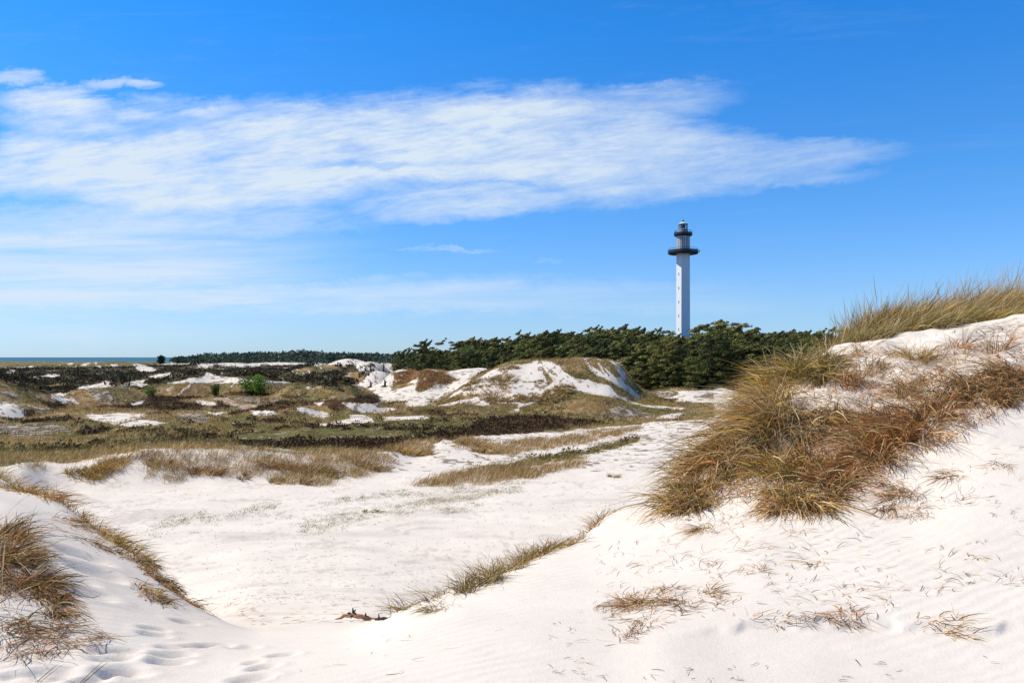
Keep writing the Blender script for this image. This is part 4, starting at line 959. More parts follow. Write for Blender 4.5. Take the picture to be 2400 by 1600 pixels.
# ---------------------------------------------------------------- marram tufts one can point at
# left foreground mound
def multi(label, base_px, geos, group=None, name='marram_tuft', cat_='grass tuft', ymin=1.6, ymax=800):
    """one tuft grown from several root patches: geos = (px, py, r, n, length, palette, kwargs)"""
    b = hit(*base_px, ymin, ymax); g = []
    for (px, py, r, n, L_, pl, kw) in geos:
        X_, Y_, _ = hit(px, py, ymin, ymax); g.append(tuft_geo(X_, Y_, r, n, L_, pl, **kw))
    return tuft(name, label, cat_, b, g, group)
multi('large rust-brown marram tuft at the left edge of the photo, casting a blue shadow', (30, 1330), [
   (5,1235,.18,620,.28,['red','brown','dark'],dict(lean=(.25,.0),droop=.55,spread=.8,width=.005)),
   (30,1285,.16,620,.24,['red','dark','dark'],dict(lean=(.35,-.1),droop=.7,spread=.8,width=.005)),
   (-60,1290,.26,700,.32,['red','brown','dark'],dict(lean=(.25,.0),droop=.5,spread=.8,width=.005)),
   (68,1335,.13,520,.22,['red','brown','dark'],dict(lean=(.45,-.3),droop=.8,spread=.8,width=.005)),
   (102,1375,.10,380,.18,['red','dark'],dict(lean=(.5,-.4),droop=.9,spread=.7,width=.0045)),
   (132,1410,.07,240,.17,['red','dark','brown'],dict(lean=(.7,-.5),droop=.9,spread=.6,width=.004)),
   (0,1350,.12,200,.22,['dark','red'],dict(lean=(.4,-.3),droop=.8,spread=.8,width=.005))])
multi('pale straw stalks with light ears sticking out at the left photo edge', (4, 1385), [(6,1395,.05,12,.30,['straw'],dict(lean=(.3,-.1),droop=.2,spread=.9,width=.009,ears=.6)), (-14,1410,.06,12,.34,['straw'],dict(lean=(.5,-.1),droop=.2,spread=.8,width=.008,ears=.5))], name='straw_stalks', cat_='grass stalks')
multi('wiry mat of bare rootlets and brown sprigs below the rust-brown tuft at the left edge', (70, 1440), [(60,1425,.13,70,.20,['brown','red','dark'],dict(lean=(.3,-.3),droop=.8,spread=1.3,width=.004)),(95,1450,.09,60,.16,['red','ochre'],dict(lean=(.3,-.3),droop=.6,spread=1.3,width=.004)),(20,1440,.12,60,.2,['dark','brown'],dict(lean=(.3,-.4),droop=.8,spread=1.2,width=.004))], name='rootlet_mat', cat_='dry grass')
LR = 'tufts along the crest of the left sand mound'
for (px, py, r, n, L_, pl, lab, kw) in [
  (22,1088,.35,420,.42,['ochre','green'],'olive-green tuft at the far upper end of the left mound crest, by the photo edge',dict(lean=(.3,0),droop=.4)),
  (62,1110,.30,380,.34,['ochre','brown'],'tawny tuft just right of the olive-green one on the left mound crest',dict(lean=(.45,-.1),droop=.5)),
  (112,1136,.28,340,.30,['brown','red','ochre'],'brown straggling tuft halfway down the upper left mound crest',dict(lean=(.5,-.1),droop=.5)),
  (165,1163,.24,260,.25,['brown','ochre','red'],'low brown tuft on the left mound crest above the looped grass mat',dict(lean=(.5,-.1),droop=.5)),
  (212,1186,.22,240,.25,['brown','ochre'],'spiky brown tuft in the middle of the left mound crest',dict(lean=(.3,0),droop=.35,spread=.7)),
  (165,1203,.22,200,.24,['red','brown'],'flat reddish mat of looped grass lying on the sand below the left mound crest',dict(lean=(.7,-.1),droop=.9,up=.4)),
  (242,1212,.20,240,.22,['brown','red','dark'],'dark bristly tuft next above the golden tuft of the left mound',dict(lean=(.4,-.1),droop=.45)),
  (288,1243,.17,620,.27,['gold','ochre','green'],'golden green-tinged tuft bulging over the left mound edge, thickest of that crest',dict(lean=(.4,.1),droop=.6,spread=.9)),
  (215,1250,.12,130,.20,['red','dark'],'small dark red sprig on sand left of the golden tuft',dict(lean=(.6,-.3),droop=.8)),
  (308,1285,.14,420,.22,['dark','brown','red'],'dark trailing grass directly below the golden tuft',dict(lean=(.5,-.3),droop=.9)),
  (345,1318,.12,360,.20,['red','dark','brown'],'rust-dark trailing grass strand half way down the left mound tail',dict(lean=(.6,-.4),droop=.9)),
  (385,1346,.11,340,.19,['red','brown','dark'],'reddish trailing strand near the foot of the left mound tail',dict(lean=(.6,-.4),droop=.9)),
  (428,1378,.10,300,.18,['dark','red'],'lowest dark end of the trailing grass at the tip of the left mound',dict(lean=(.6,-.4),droop=.9)),
  (335,1360,.10,220,.18,['brown','red','ochre'],'separate short rusty strand lying left of the long trailing grass',dict(lean=(.6,-.4),droop=.8)),
  (365,1382,.09,200,.17,['dark','red','brown'],'lower tip of the separate rusty strand on the left mound',dict(lean=(.7,-.5),droop=.8))]:
    kw.setdefault('width', .0048); kw['lean'] = (kw['lean'][0] * .55, kw['lean'][1]); kw.setdefault('spread', .85); T_(px, py, lab, pl, r, int(n * .95), L_ * .8, LR, ymax=11.2, **kw)
# ridge of the near dune, running up to the right
RR_ = 'tufts along the sand edge climbing to the near dune'
for (px, py, r, n, L_, pl, lab, kw) in [
  (945,1392,.22,130,.20,['grey','green'],'thin grey-green tuft lowest on the climbing sand edge, beside the driftwood',dict(lean=(-.2,.1),spread=1.0)),
  (985,1378,.20,130,.20,['grey','green'],'thin grey-green tuft second from the bottom of the climbing sand edge',dict(lean=(-.2,.1),spread=1.0)),
  (1040,1362,.18,160,.22,['grey','dark'],'sparse grey tuft with dark ears, third up the climbing sand edge',dict(lean=(-.3,.1),spread=.9,ears=.12)),
  (1082,1352,.15,330,.24,['grey','dark','green'],'dark grey-green tuft with upright ears over the shaded sand lip',dict(lean=(-.15,.1),spread=.8,ears=.05)),
  (1118,1335,.14,420,.25,['dark','green','grey'],'blackish green tuft in the middle of the dense part of the climbing edge',dict(lean=(-.1,.1),spread=.8,ears=.05)),
  (1155,1310,.14,420,.24,['dark','green','ochre'],'dark olive tuft touching the ochre one above it on the climbing edge',dict(lean=(0,.1),spread=.8,ears=.04)),
  (1195,1284,.15,480,.25,['ochre','green','brown'],'ochre-green tuft, broadest on the climbing sand edge',dict(lean=(.1,.1),spread=.8)),
  (1235,1262,.14,480,.26,['brown','ochre','dark'],'dense brown tuft above the broad ochre-green one on the climbing edge',dict(lean=(.15,.1),spread=.8)),
  (1268,1240,.13,330,.24,['brown','ochre'],'tawny tuft topping the dense part of the climbing edge',dict(lean=(.3,.1),spread=.8)),
  (1310,1222,.12,110,.16,['red','brown'],'low reddish strand lying along the climbing edge',dict(lean=(.8,.2),droop=.6,up=.5)),
  (1345,1196,.16,260,.24,['brown','red','ochre'],'spiky brown tuft near the upper end of the climbing edge',dict(lean=(.2,.1),spread=.9)),
  (1378,1176,.14,240,.25,['brown','ochre'],'small tawny tuft just below the near dune foot',dict(lean=(.2,.1),spread=.9)),
  (1440,1150,.16,110,.15,['brown','red'],'flattened brown strand joining the near dune to the climbing edge',dict(lean=(.8,.3),droop=.6,up=.5)),
  (1330,1240,.12,110,.18,['grey','brown'],'thin scattered sprigs on the sand below the spiky brown tuft',dict(lean=(.3,0),spread=1.2)),
  (1015,1395,.11,130,.20,['grey','green'],'few splayed green blades on white sand right of the lowest tufts',dict(spread=1.5,lean=(-.3,0)))]:
    kw.setdefault('width', .0046); T_(px, py, lab, [p for p in (pl if isinstance(pl, list) else [pl])] + ['brown'], r, int(n * .62), L_ * .9, RR_, ymax=10.2, **kw)
# the near dune at right
GR = 'marram clumps on the near dune at right'
W_ = dict(width=.0080)
def clump(lab, base, parts, ymin=5):
    return multi(lab, base, [(a, b, r, int(n * .62), L_ * .95, pl, {**W_, 'spread': .75, **kw}) for (a, b, r, n, L_, pl, kw) in parts], GR, ymin=ymin)
clump('shaggy grey-brown clump at the lowest left corner of the near dune', (1545,1165), [
  (1580,1160,.18,700,.40,['ochre','gold','straw','brown'],dict(lean=(-.05,-.15),droop=.75)),(1595,1135,.22,800,.50,['ochre','gold','straw','brown'],dict(lean=(-.25,-.2),droop=.8)),(1580,1105,.20,700,.46,['gold','ochre','green'],dict(lean=(-.12,.0),droop=.5)),(1615,1165,.15,350,.36,['dark','brown','straw'],dict(lean=(-.2,-.3),droop=.9))])
clump('long drooping tawny clump on the left edge of the near dune, above the lowest one', (1605,1060), [
  (1615,1075,.20,700,.48,['gold','ochre','green'],dict(lean=(-.2,.0),droop=.5)),(1640,1045,.24,900,.58,['gold','ochre','brown'],dict(lean=(-.3,-.25),droop=.85)),(1650,1060,.22,650,.62,['brown','red','straw'],dict(lean=(-.5,-.4),droop=.9)),(1640,1005,.20,800,.52,['gold','ochre'],dict(lean=(-.12,.0),droop=.4))])
clump('tall upright golden clump with ears on the left shoulder of the near dune', (1675,985), [
  (1655,985,.20,1000,.56,['gold'],dict(lean=(-.05,.0),droop=.25,spread=.4,ears=.02)),(1690,955,.20,1100,.62,['gold','ochre'],dict(lean=(.05,.0),droop=.25,spread=.4,ears=.03)),(1715,930,.20,900,.60,['gold','gold','ochre'],dict(lean=(.1,.0),droop=.25,spread=.4,ears=.03)),(1650,1010,.18,500,.46,['gold','ochre'],dict(lean=(-.1,.0),droop=.4))])
clump('pale arching straw clump between the golden one and the dark-topped one', (1750,985), [
  (1765,940,.26,900,.66,['straw','ochre'],dict(lean=(-.42,-.2),droop=.7)),(1740,990,.25,700,.60,['straw','gold','ochre'],dict(lean=(-.6,-.3),droop=.8)),(1790,960,.2,500,.60,['straw','brown'],dict(lean=(-.5,-.35),droop=.8))])
clump('dark olive clump crowning the near dune beside the pine wood', (1840,860), [
  (1800,880,.28,900,.55,['green','ochre','gold'],dict(lean=(-.25,.0),droop=.5,ears=.02)),(1850,845,.30,1000,.55,['green','dark','ochre'],dict(lean=(-.1,.0),droop=.6)),(1880,870,.25,700,.48,['dark','green'],dict(lean=(-.2,-.2),droop=.8)),(1760,900,.24,600,.5,['gold','green','ochre'],dict(lean=(-.2,.0),droop=.4,ears=.04)),(1900,850,.22,500,.40,['dark','brown','green'],dict(lean=(.1,-.1),droop=.7))])
clump('grey bleached hanging grass in the middle hollow of the near dune', (1790,1040), [
  (1800,1000,.28,600,.50,['straw','grey','dark'],dict(lean=(-.3,-.5),droop=1.1)),(1850,985,.28,600,.48,['straw','dark','brown'],dict(lean=(-.1,-.5),droop=1.1)),(1740,1060,.25,600,.48,['grey','straw','ochre'],dict(lean=(-.45,-.4),droop=.9)),(1900,960,.24,400,.42,['straw','dark'],dict(lean=(0,-.5),droop=1.1)),(1700,1090,.2,400,.36,['dark','straw'],dict(lean=(-.3,-.4),droop=1.0))])
clump('fan-shaped yellow-green clump jutting forward at the foot of the near dune', (1815,1165), [
  (1800,1095,.20,600,.42,['ochre','green','gold'],dict(lean=(-.3,-.2),droop=.6)),(1815,1140,.19,900,.40,['straw','ochre','green'],dict(lean=(-.1,-.45),droop=.9,spread=.9)),(1850,1160,.16,600,.38,['straw','ochre','dark'],dict(lean=(.1,-.5),droop=.9,spread=.9)),(1790,1170,.12,400,.34,['straw','red'],dict(lean=(-.45,-.5),droop=.9))])
clump('rusty low clump filling the gap right of the yellow-green fan', (1900,1120), [
  (1880,1090,.22,700,.36,['red','brown'],dict(lean=(-.1,-.2),droop=.6)),(1915,1110,.2,700,.34,['red','brown'],dict(lean=(0,-.35),droop=.7)),(1885,1150,.15,420,.30,['red','dark'],dict(lean=(-.1,-.4),droop=.8)),(1850,1060,.2,420,.34,['red','ochre'],dict(lean=(-.2,-.2),droop=.7)),(1950,1075,.18,480,.32,['red','brown'],dict(lean=(-.1,-.3),droop=.7))])
clump('long sweep of rust-red dead grass in the middle of the near dune face', (2050,1010), [
  (1990,1050,.22,700,.45,['red','brown'],dict(lean=(-.5,-.2),droop=.6)),(2030,1020,.24,800,.5,['red','brown','ochre'],dict(lean=(-.55,-.2),droop=.6)),(2080,990,.25,800,.5,['red'],dict(lean=(-.5,-.2),droop=.6)),(2120,960,.22,600,.42,['red','brown'],dict(lean=(-.45,-.2),droop=.6)),(2010,980,.2,500,.42,['red','ochre'],dict(lean=(-.4,-.1),droop=.5))])
clump('upper rust-brown dead grass mass near the right photo edge', (2250,900), [
  (2160,930,.24,550,.36,['red','brown','dark'],dict(lean=(-.3,-.2),droop=.7)),(2220,900,.26,700,.36,['red','brown','dark'],dict(lean=(-.3,-.2),droop=.7)),(2290,890,.26,700,.36,['red','dark','brown'],dict(lean=(-.3,-.2),droop=.7)),(2345,860,.26,600,.36,['red','brown'],dict(lean=(-.3,-.2),droop=.7)),(2330,920,.24,500,.32,['red','dark'],dict(lean=(-.2,-.3),droop=.8)),(2390,880,.3,500,.36,['red','brown'],dict(lean=(-.3,-.2),droop=.7))])
for (px, py, r, n, L_, pl, lab, kw) in [
  (1960,880,.14,220,.34,['brown','red'],'thin brown sprig alone on white sand right of the dark olive crown',dict(lean=(-.1,-.1))),
  (2010,850,.14,200,.30,['straw','brown'],'thin straw sprig on the pale upper slope of the near dune',dict(lean=(0,-.2),droop=.6)),
  (2120,830,.15,260,.36,['ochre','green','brown'],'upright olive sprig standing in the upper slope sand',dict(lean=(-.1,.0),spread=.8)),
  (2200,800,.15,160,.34,['brown','red'],'sparse upright brown stalks just under the dune top',dict(lean=(.1,.0),spread=.8)),
  (2290,805,.16,150,.36,['red','brown'],'thin reddish stalks on the dune top sand nearest the right edge',dict(lean=(-.1,.0),spread=.6)),
  (1905,835,.18,300,.36,['ochre','gold','green'],'ochre tuft bridging the dark olive crown and the skyline grass',dict(lean=(0,0),spread=.7)),
  (1975,815,.12,120,.24,['brown','straw'],'sparse brown sprig just under the low green start of the skyline grass',dict(lean=(-.2,-.2),droop=.6)),
  (2060,815,.14,130,.26,['straw','red'],'thin rusty sprig high on the pale slope under the brown skyline clump',dict(lean=(-.2,-.2),droop=.6)),
  (2150,880,.16,200,.30,['red','brown'],'low rust sprig on the pale slope above the upper rust mass',dict(lean=(-.3,-.1),droop=.6)),
  (2075,900,.16,260,.36,['red','brown','straw'],'small rust sprig above the long red sweep',dict(lean=(-.3,-.1),droop=.6))]:
    T_(px, py, lab, pl, r, n, L_, GR, ymin=5, width=.005, **kw)
GC = 'marram clumps crowning the near dune against the sky'
def crest(lab, base, parts):
    g = []; X0, Y0 = ray(base[0], base[1]), base[1]
    for (px, Y, r, n, L_, pl, kw) in parts: g.append(tuft_geo(ray(px, Y), Y, r, int(n * 1.7), L_ * 1.02, [p if p not in ('mix', 'red') else 'gold' for p in pl] + ['green'], **{'width': .0080, 'ears': .07, 'spread': .42, 'droop': .2, 'lvar': .38, 'lean': (.34, 0), **kw}))
    return tuft('marram_tuft', lab, 'grass tuft', (X0, Y0, hz(X0, Y0)), g, GC)
crest('thin low green grass with fine stalks at the left start of the skyline grass', (1935,13), [(1900,12.6,.30,240,.38,['green','grey'],dict(ears=.1)),(1950,13,.35,420,.42,['green','grey','ochre'],dict(ears=.1)),(1925,13.2,.35,260,.5,['green','grey'],dict(ears=.15))])
crest('first thick ochre clump of the skyline grass, green at its foot', (2010,13), [(1990,13.2,.35,1000,.58,['ochre','green','brown'],{}),(2030,13.2,.4,1300,.66,['ochre','brown','mix'],{}),(2005,12.3,.4,700,.38,['green','grey'],dict(droop=.4))])
crest('broad brown wind-combed clump in the middle of the skyline grass', (2085,13.3), [(2065,13.4,.4,1300,.70,['brown','ochre','mix'],{}),(2100,13.5,.42,1300,.76,['ochre','brown','mix'],{}),(2080,12.5,.4,700,.42,['green','ochre'],dict(droop=.4)),(2075,13.0,.3,500,.6,['red','brown'],dict(ears=0))])
crest('tallest dark-shadowed clump of the skyline grass', (2165,13.6), [(2140,13.7,.4,1100,.66,['green','ochre','mix'],{}),(2180,13.9,.4,1100,.72,['ochre','brown'],{}),(2150,12.6,.4,800,.42,['green','grey'],dict(droop=.45))])
crest('russet clump with swept pale ears, second from the right edge on the skyline', (2235,14), [(2220,14.1,.36,1000,.84,['brown','ochre','red'],dict(ears=.08)),(2255,14.2,.36,1000,.82,['red','ochre','brown'],dict(ears=.08)),(2225,12.8,.4,800,.45,['green','ochre'],dict(droop=.45))])
crest('rightmost skyline clump, olive with long pale ears at the photo edge', (2325,14.4), [(2295,14.4,.4,1000,.74,['green','ochre','mix'],dict(ears=.1)),(2335,14.8,.45,1200,.85,['green','mix','ochre'],dict(ears=.1)),(2300,13.2,.4,700,.42,['green','ochre'],dict(droop=.45)),(2390,14.8,.5,1000,.8,['green','ochre'],{}),(2460,15,.5,800,.8,['green','ochre'],{})])
# dry tussocks lying on the lower right sand
DT = 'dry tussocks on the lower right sand'
for (px, py, r, n, L_, lab, kw) in [
  (2075,1137,.12,260,.20,'flat red-brown tussock highest on the bare slope, shaped like a brush',dict(lean=(-.6,-.1))),
  (2130,1160,.09,150,.14,'small rusty tussock just right of the brush-shaped one',dict(lean=(.4,0))),
  (2040,1165,.08,130,.20,'trailing wisp of dry grass pointing down-left from the brush-shaped tussock',dict(lean=(-.9,-.6))),
  (2110,1185,.08,150,.13,'dark curled tussock below the brush-shaped one',dict(lean=(-.3,-.2))),
  (2050,1110,.07,110,.22,'streaming wisp under the long red sweep',dict(lean=(-1.0,-.5))),
  (2190,1090,.10,130,.18,'upper right sparse tussock on the smooth slope',dict(lean=(-.6,-.1))),
  (2290,1070,.09,110,.16,'small rusty tussock near the right photo edge on the smooth slope',dict(lean=(-.6,-.1))),
  (1590,1190,.09,130,.14,'small red tussock under the lowest left clump',dict(lean=(.3,0))),
  (1620,1215,.07,140,.20,'streak of straw lying left below the yellow-green fan',dict(lean=(-.9,-.3))),
  (1870,1290,.07,140,.14,'fluffy brown tussock alone in the middle of the open sand',dict(lean=(-.7,-.2))),
  (2240,1280,.05,90,.10,'tiny dark tussock alone on the smooth right slope',dict(lean=(-.2,0))),
  (1635,1362,.07,130,.14,'low straw tussock at the left of the debris line',dict(lean=(.6,0))),
  (1510,1355,.06,120,.12,'small upright dark sprig on top of the lower left debris',dict(lean=(0,.1))),
  (1455,1388,.10,240,.16,'brown tangled tussock in the lower left debris',dict(lean=(-.8,-.2))),
  (1535,1380,.09,180,.16,'trailing brown strand right of the tangled tussock',dict(lean=(-.8,-.2))),
  (1475,1425,.05,90,.10,'small dark tussock below the tangled one',dict(lean=(-.5,-.2))),
  (1790,1425,.05,90,.09,'bristly straw tuft left on the long debris line',dict(lean=(.1,.1))),
  (1945,1438,.08,300,.10,'round nest-like brown tussock on the long debris line',dict(lean=(0,0),spread=1.4)),
  (2190,1445,.10,180,.16,'flat rusty tussock at the right of the long debris line',dict(lean=(.7,0))),
  (2105,1428,.10,130,.14,'thin brown strand between the nest-like and the flat rusty tussock',dict(lean=(.8,.1))),
  (2040,1385,.07,90,.12,'small sprig in the debris above the nest-like tussock',dict(lean=(-.5,0)))]:
    kw = {'droop': .6, 'spread': .9, 'up': .45, 'width': .0038, **kw}
    T_(px, py, lab, ['red', 'brown'] if n % 20 else ['brown', 'straw', 'red'], r, int(n * 1.05), L_ * .85, DT, name='dry_tussock', cat_='dry grass', **kw)

# tufts of the valley ridge (about forty metres off)
GV = 'marram tufts along the far side of the white valley'
for (px, py, r, ry, n, L_, pl, lab, kw) in [
  (205,1092,1.0,.6,900,.50,['ochre','brown','green'],'lower left ochre clump spilling down the valley ridge',{}),
  (250,1072,.9,.8,900,.55,['ochre','gold','brown'],'tall ochre clump above it on the valley ridge, left of the sand top',{}),
  (370,1068,.8,.5,500,.45,['brown','ochre','straw'],'straw clump just under the sandy top of the valley ridge',{}),
  (470,1085,.9,.4,600,.40,['brown','dark','red'],'brown clump trailing down the middle of the valley ridge',{}),
  (560,1098,.35,.3,180,.42,['dark','brown'],'small dark clump hanging lowest in the middle of the valley ridge',{}),
  (632,1108,.35,.3,240,.45,['dark','brown','green'],'dark isolated tuft on bare sand below the valley ridge',{}),
  (700,1112,.22,.3,140,.45,['dark','brown'],'narrow dark tuft right of the isolated one below the valley ridge',{}),
  (640,1075,1.2,.5,900,.46,['brown','ochre','red'],'wide brown clump on the right half of the valley ridge',{}),
  (725,1082,1.1,.6,1000,.48,['brown','dark','ochre'],'shaggy dark-edged clump near the right end of the valley ridge',{}),
  (770,1098,.35,.3,260,.36,['dark'],'black-brown root clump at the right foot of the valley ridge',{}),
  (850,1075,.9,.5,600,.46,['brown','ochre'],'last brown clump at the right end of the valley ridge',{}),
  (938,1042,1.2,.6,1200,.60,['ochre','brown','gold'],'tall golden-brown clump between the valley ridge and the sandy knoll',{}),
  (1085,1022,1.1,.6,1000,.62,['ochre','straw','brown'],'tall straw clump leaning over the sandy knoll',{}),
  (1115,1040,.8,.4,600,.5,['ochre','brown'],'lower tawny clump in front of the straw clump on the knoll',{}),
  (1190,1083,.9,.4,600,.45,['ochre','green','brown'],'ochre clump at the near tip of the grass strip beside the valley path',{}),
  (1410,1096,.28,.2,120,.34,['green','ochre'],'lone small green-tan tuft on the white valley floor near the dune',{}),
  (855,1175,.45,.25,160,.14,['green','dark'],'small dark green cushion of grass on the valley floor',{})]:
    T_(px, py, lab, pl, r, n, L_, GV, ymin=14, ry=ry, width=.018, seg=3, droop=.35, lean=(.3, -.1), spread=.6, **kw)
# tufts on the big white dune
GD = 'marram clumps on the face of the big white dune'
for (q, r, ry, n, L_, pl, lab) in [
  ((740,980),2.4,.8,900,.55,['ochre','green'],'olive-gold clump at the lower left foot of the white dune'),
  ((1200,870),2.6,1.6,700,.5,['ochre','brown','straw'],'loose tan clump low on the left face of the white dune'),
  ((1430,720),1.6,1.3,700,.6,['brown','green','ochre'],'dark oval clump in the upper left face of the white dune'),
  ((1470,550),1.5,.7,400,.45,['brown','ochre'],'small clump just under the left crest of the white dune'),
  ((1090,730),1.7,.9,560,.45,['brown','grey'],'thin line of sprigs climbing the left flank of the white dune'),
  ((960,830),1.2,.6,220,.45,['grey','brown'],'lowest grey sprigs of the line on the left flank of the white dune'),
  ((1240,990),1.3,.7,420,.5,['brown','ochre'],'left of the two tan clumps at the foot of the white dune'),
  ((1560,980),1.7,.8,620,.55,['ochre','brown'],'right of the two tan clumps at the foot of the white dune'),
  ((1850,975),2.3,.9,900,.55,['ochre','brown','green'],'wide half-moon clump low in the middle of the white dune'),
  ((1880,755),.6,.4,140,.4,['dark','brown'],'tiny dark tuft alone in the middle of the white dune face'),
  ((2120,895),1.3,.7,520,.55,['ochre','green'],'olive clump left above the tan hummock before the white dune'),
  ((2240,835),1.4,.8,560,.55,['ochre','green','brown'],'olive clump right above the tan hummock before the white dune')]:
    px, py = z4([q])[0]
    T_(px, py, lab, pl, r, int(n * 1.15), L_, GD, ymin=66, ry=ry, width=.045, seg=2, droop=.35, lean=(.3, -.05), spread=.6)
# small things
X_, Y_, Z_ = hit(815, 1424, 5)
mb = MB(); r0 = np.random.default_rng(77)
pts = np.array([(-.24,-.02,.01),(-.17,0,.045),(-.08,.01,.085),(-.02,0,.095),(.05,-.01,.075),(.12,0,.045),(.19,.01,.02),(.25,.0,.035),(.30,.0,.05)])
pts2 = np.vstack([[pts[i] * (1 - t) + pts[i+1] * t for t in (0, .33, .66)] for i in range(len(pts)-1)] + [pts[-1:]]) if False else np.array([pts[i] * (1 - t) + pts[i+1] * t for i in range(len(pts)-1) for t in (0, .5)] + [pts[-1]])
pts2 = pts2 + r0.normal(0, .006, pts2.shape); pts2[:, 2] *= .8
mb.tube(pts2, np.array([.004,.009,.015,.024,.020,.028,.030,.024,.026,.022,.027,.020,.021,.013,.011,.007,.004]) * r0.uniform(.8, 1.15, 17), 8)
mb.tube(pts2[3:14] + np.array([0, -.022, -.012]) + r0.normal(0, .004, (11, 3)), [.005,.012,.016,.012,.015,.013,.016,.012,.010,.007,.003], 6)
dw = mb.make('driftwood', DRIFT, loc=(X_, Y_, Z_), smooth=True); tag(dw, 'twisted reddish driftwood root lying on the sand at the valley mouth', 'driftwood')
mb = MB()
for c0, d in [((-.02,0,.10),(-.01,0,.09)),((-.02,0,.09),(.05,0,.07)),((-.03,-.03,.07),(-.02,-.03,-.05)),((-.06,0,.09),(-.05,-.02,.0)),((.13,0,.05),(.005,0,.07)),((.13,0,.05),(.07,0,-.01)),((.0,0,.09),(.05,-.02,-.06))]:
    c0 = np.array(c0); d = np.array(d); d = d * .62; mb.tube([c0, c0 + d*.5, c0 + d], [.017, .011, .005], 5)
mb.make('knot', DARKWOOD, dw)
X_, Y_, Z_ = hit(880, 1424, 5)
mb = MB(); mb.tube([(-.06,0,.005),(0,0,.014),(.07,0,.008),(.13,.01,.012)], [.006,.012,.010,.004], 6); mb.tube([(-.03,0,.0),(-.032,0,.05)], [.009,.003], 5); mb.tube([(.03,0,.01),(.06,.01,.035)], [.004,.002], 4)
tag(mb.make('dark_twig', DARKWOOD, loc=(X_, Y_, Z_)), 'small black twig with an upright stub right of the driftwood root', 'twig')
# dark stumps in the white corridor
for (q, h, sh, lab) in [((380,690),1.0,0,'short dark stump at the left in the white sand corridor below the grass knobs'),((640,680),1.1,1,'forked dark stump leaning beside the left grass knob'),((375,400),1.9,2,'thin dark post standing at the left in the far sand hollow'),((615,400),1.6,1,'forked dark post standing at the right in the far sand hollow')]:
    px, py = z1([q])[0]; X_, Y_, Z_ = hit(px, py, 70)
    mb = MB(); w = .16 if h < 1.5 else .13
    mb.tube([(0,0,-.2),(.05,0,h*.5),(.02,0,h)], [w*1.2, w, w*.5], 6)
    if sh != 2: mb.tube([(.04,0,h*.45),(.35,.05,h*.8)], [w*.6, w*.25], 5)
    if sh < 2: mb.tube([(-.5,-.1,.08),(0,0,.15),(.5,-.1,.06)], [.07,.16,.06], 6)
    tag(mb.make('dead_stump' if h < 1.5 else 'wooden_post', DARKWOOD, loc=(X_, Y_, Z_)), lab, 'stump' if h < 1.5 else 'post')
# single blades in the lower left corner
for (px, py, L_, dirx, lab) in [(0,1520,.34,.75,'long dry stalk slanting up from the lower left photo edge'),(78,1566,.16,.9,'thin stalk poking up at the bottom edge, left of a pair'),(180,1566,.18,.8,'pair of thin stalks poking up at the bottom photo edge')]:
    X_, Y_, Z_ = hit(px, min(py, 1564), 2.0)
    k = 2 if 'pair' in lab else 1
    P_ = np.array([(X_ + .015 * i, Y_, Z_ - .02) for i in range(k)]); d0 = np.array([(dirx + .1 * i, .15, .9) for i in range(k)]); d0 /= np.linalg.norm(d0, axis=1)[:, None]
    V, q, c = blades(P_, np.full(k, L_), d0, d0 * 0 + [.05, 0, -.05], np.full(k, .006), np.tile(np.array([[.16, .11, .05]]), (k, 1)), 4)
    tag(build('grass_stalk', V - P_[0], q, GRASS, c, loc=P_[0]), lab, 'grass stalk')

# ---------------------------------------------------------------- sky, sun, camera
sc = bpy.context.scene
wd = bpy.data.worlds.new('World'); sc.world = wd; wd.use_nodes = True
nt = wd.node_tree; bg = nt.nodes['Background']
sky = N(nt, 'ShaderNodeTexSky', sky_type='NISHITA'); sky.sun_disc = False
sky.sun_elevation = SUN_EL; sky.sun_rotation = SUN_AZ
sky.altitude = 0; sky.air_density = 1.0; sky.dust_density = .1; sky.ozone_density = 1.6
tc = N(nt, 'ShaderNodeTexCoord'); sep = N(nt, 'ShaderNodeSeparateXYZ'); nt.links.new(tc.outputs['Generated'], sep.inputs[0])
def mth(op, a, b_=None, c_=None, clamp=False):
    n = N(nt, 'ShaderNodeMath', operation=op, use_clamp=clamp)
    for i, q in enumerate((a, b_, c_)):
        if q is None: continue
        if isinstance(q, (int, float)): n.inputs[i].default_value = q
        else: nt.links.new(q, n.inputs[i])
    return n.outputs[0]
def mapr(x, a, b_, c, d, smooth=False):
    n = N(nt, 'ShaderNodeMapRange'); n.inputs[1].default_value = a; n.inputs[2].default_value = b_; n.inputs[3].default_value = c; n.inputs[4].default_value = d
    if smooth: n.interpolation_type = 'SMOOTHSTEP'
    nt.links.new(x, n.inputs[0]); return n.outputs[0]
dy = mth('MAXIMUM', sep.outputs['Y'], .08)
U = mth('ADD', mth('MULTIPLY', mth('DIVIDE', sep.outputs['X'], dy), F / 1000), CX / 1000)          # bearing
Vv = mth('SUBTRACT', HY / 1000, mth('MULTIPLY', mth('DIVIDE', sep.outputs['Z'], dy), F / 1000))     # dip
front = mapr(sep.outputs['Y'], .1, .3, 0, 1)
def vec(a, b_, c_=0.0):
    n = N(nt, 'ShaderNodeCombineXYZ')
    for i, q in enumerate((a, b_, c_)):
        if isinstance(q, (int, float)): n.inputs[i].default_value = q
        else: nt.links.new(q, n.inputs[i])
    return n.outputs[0]
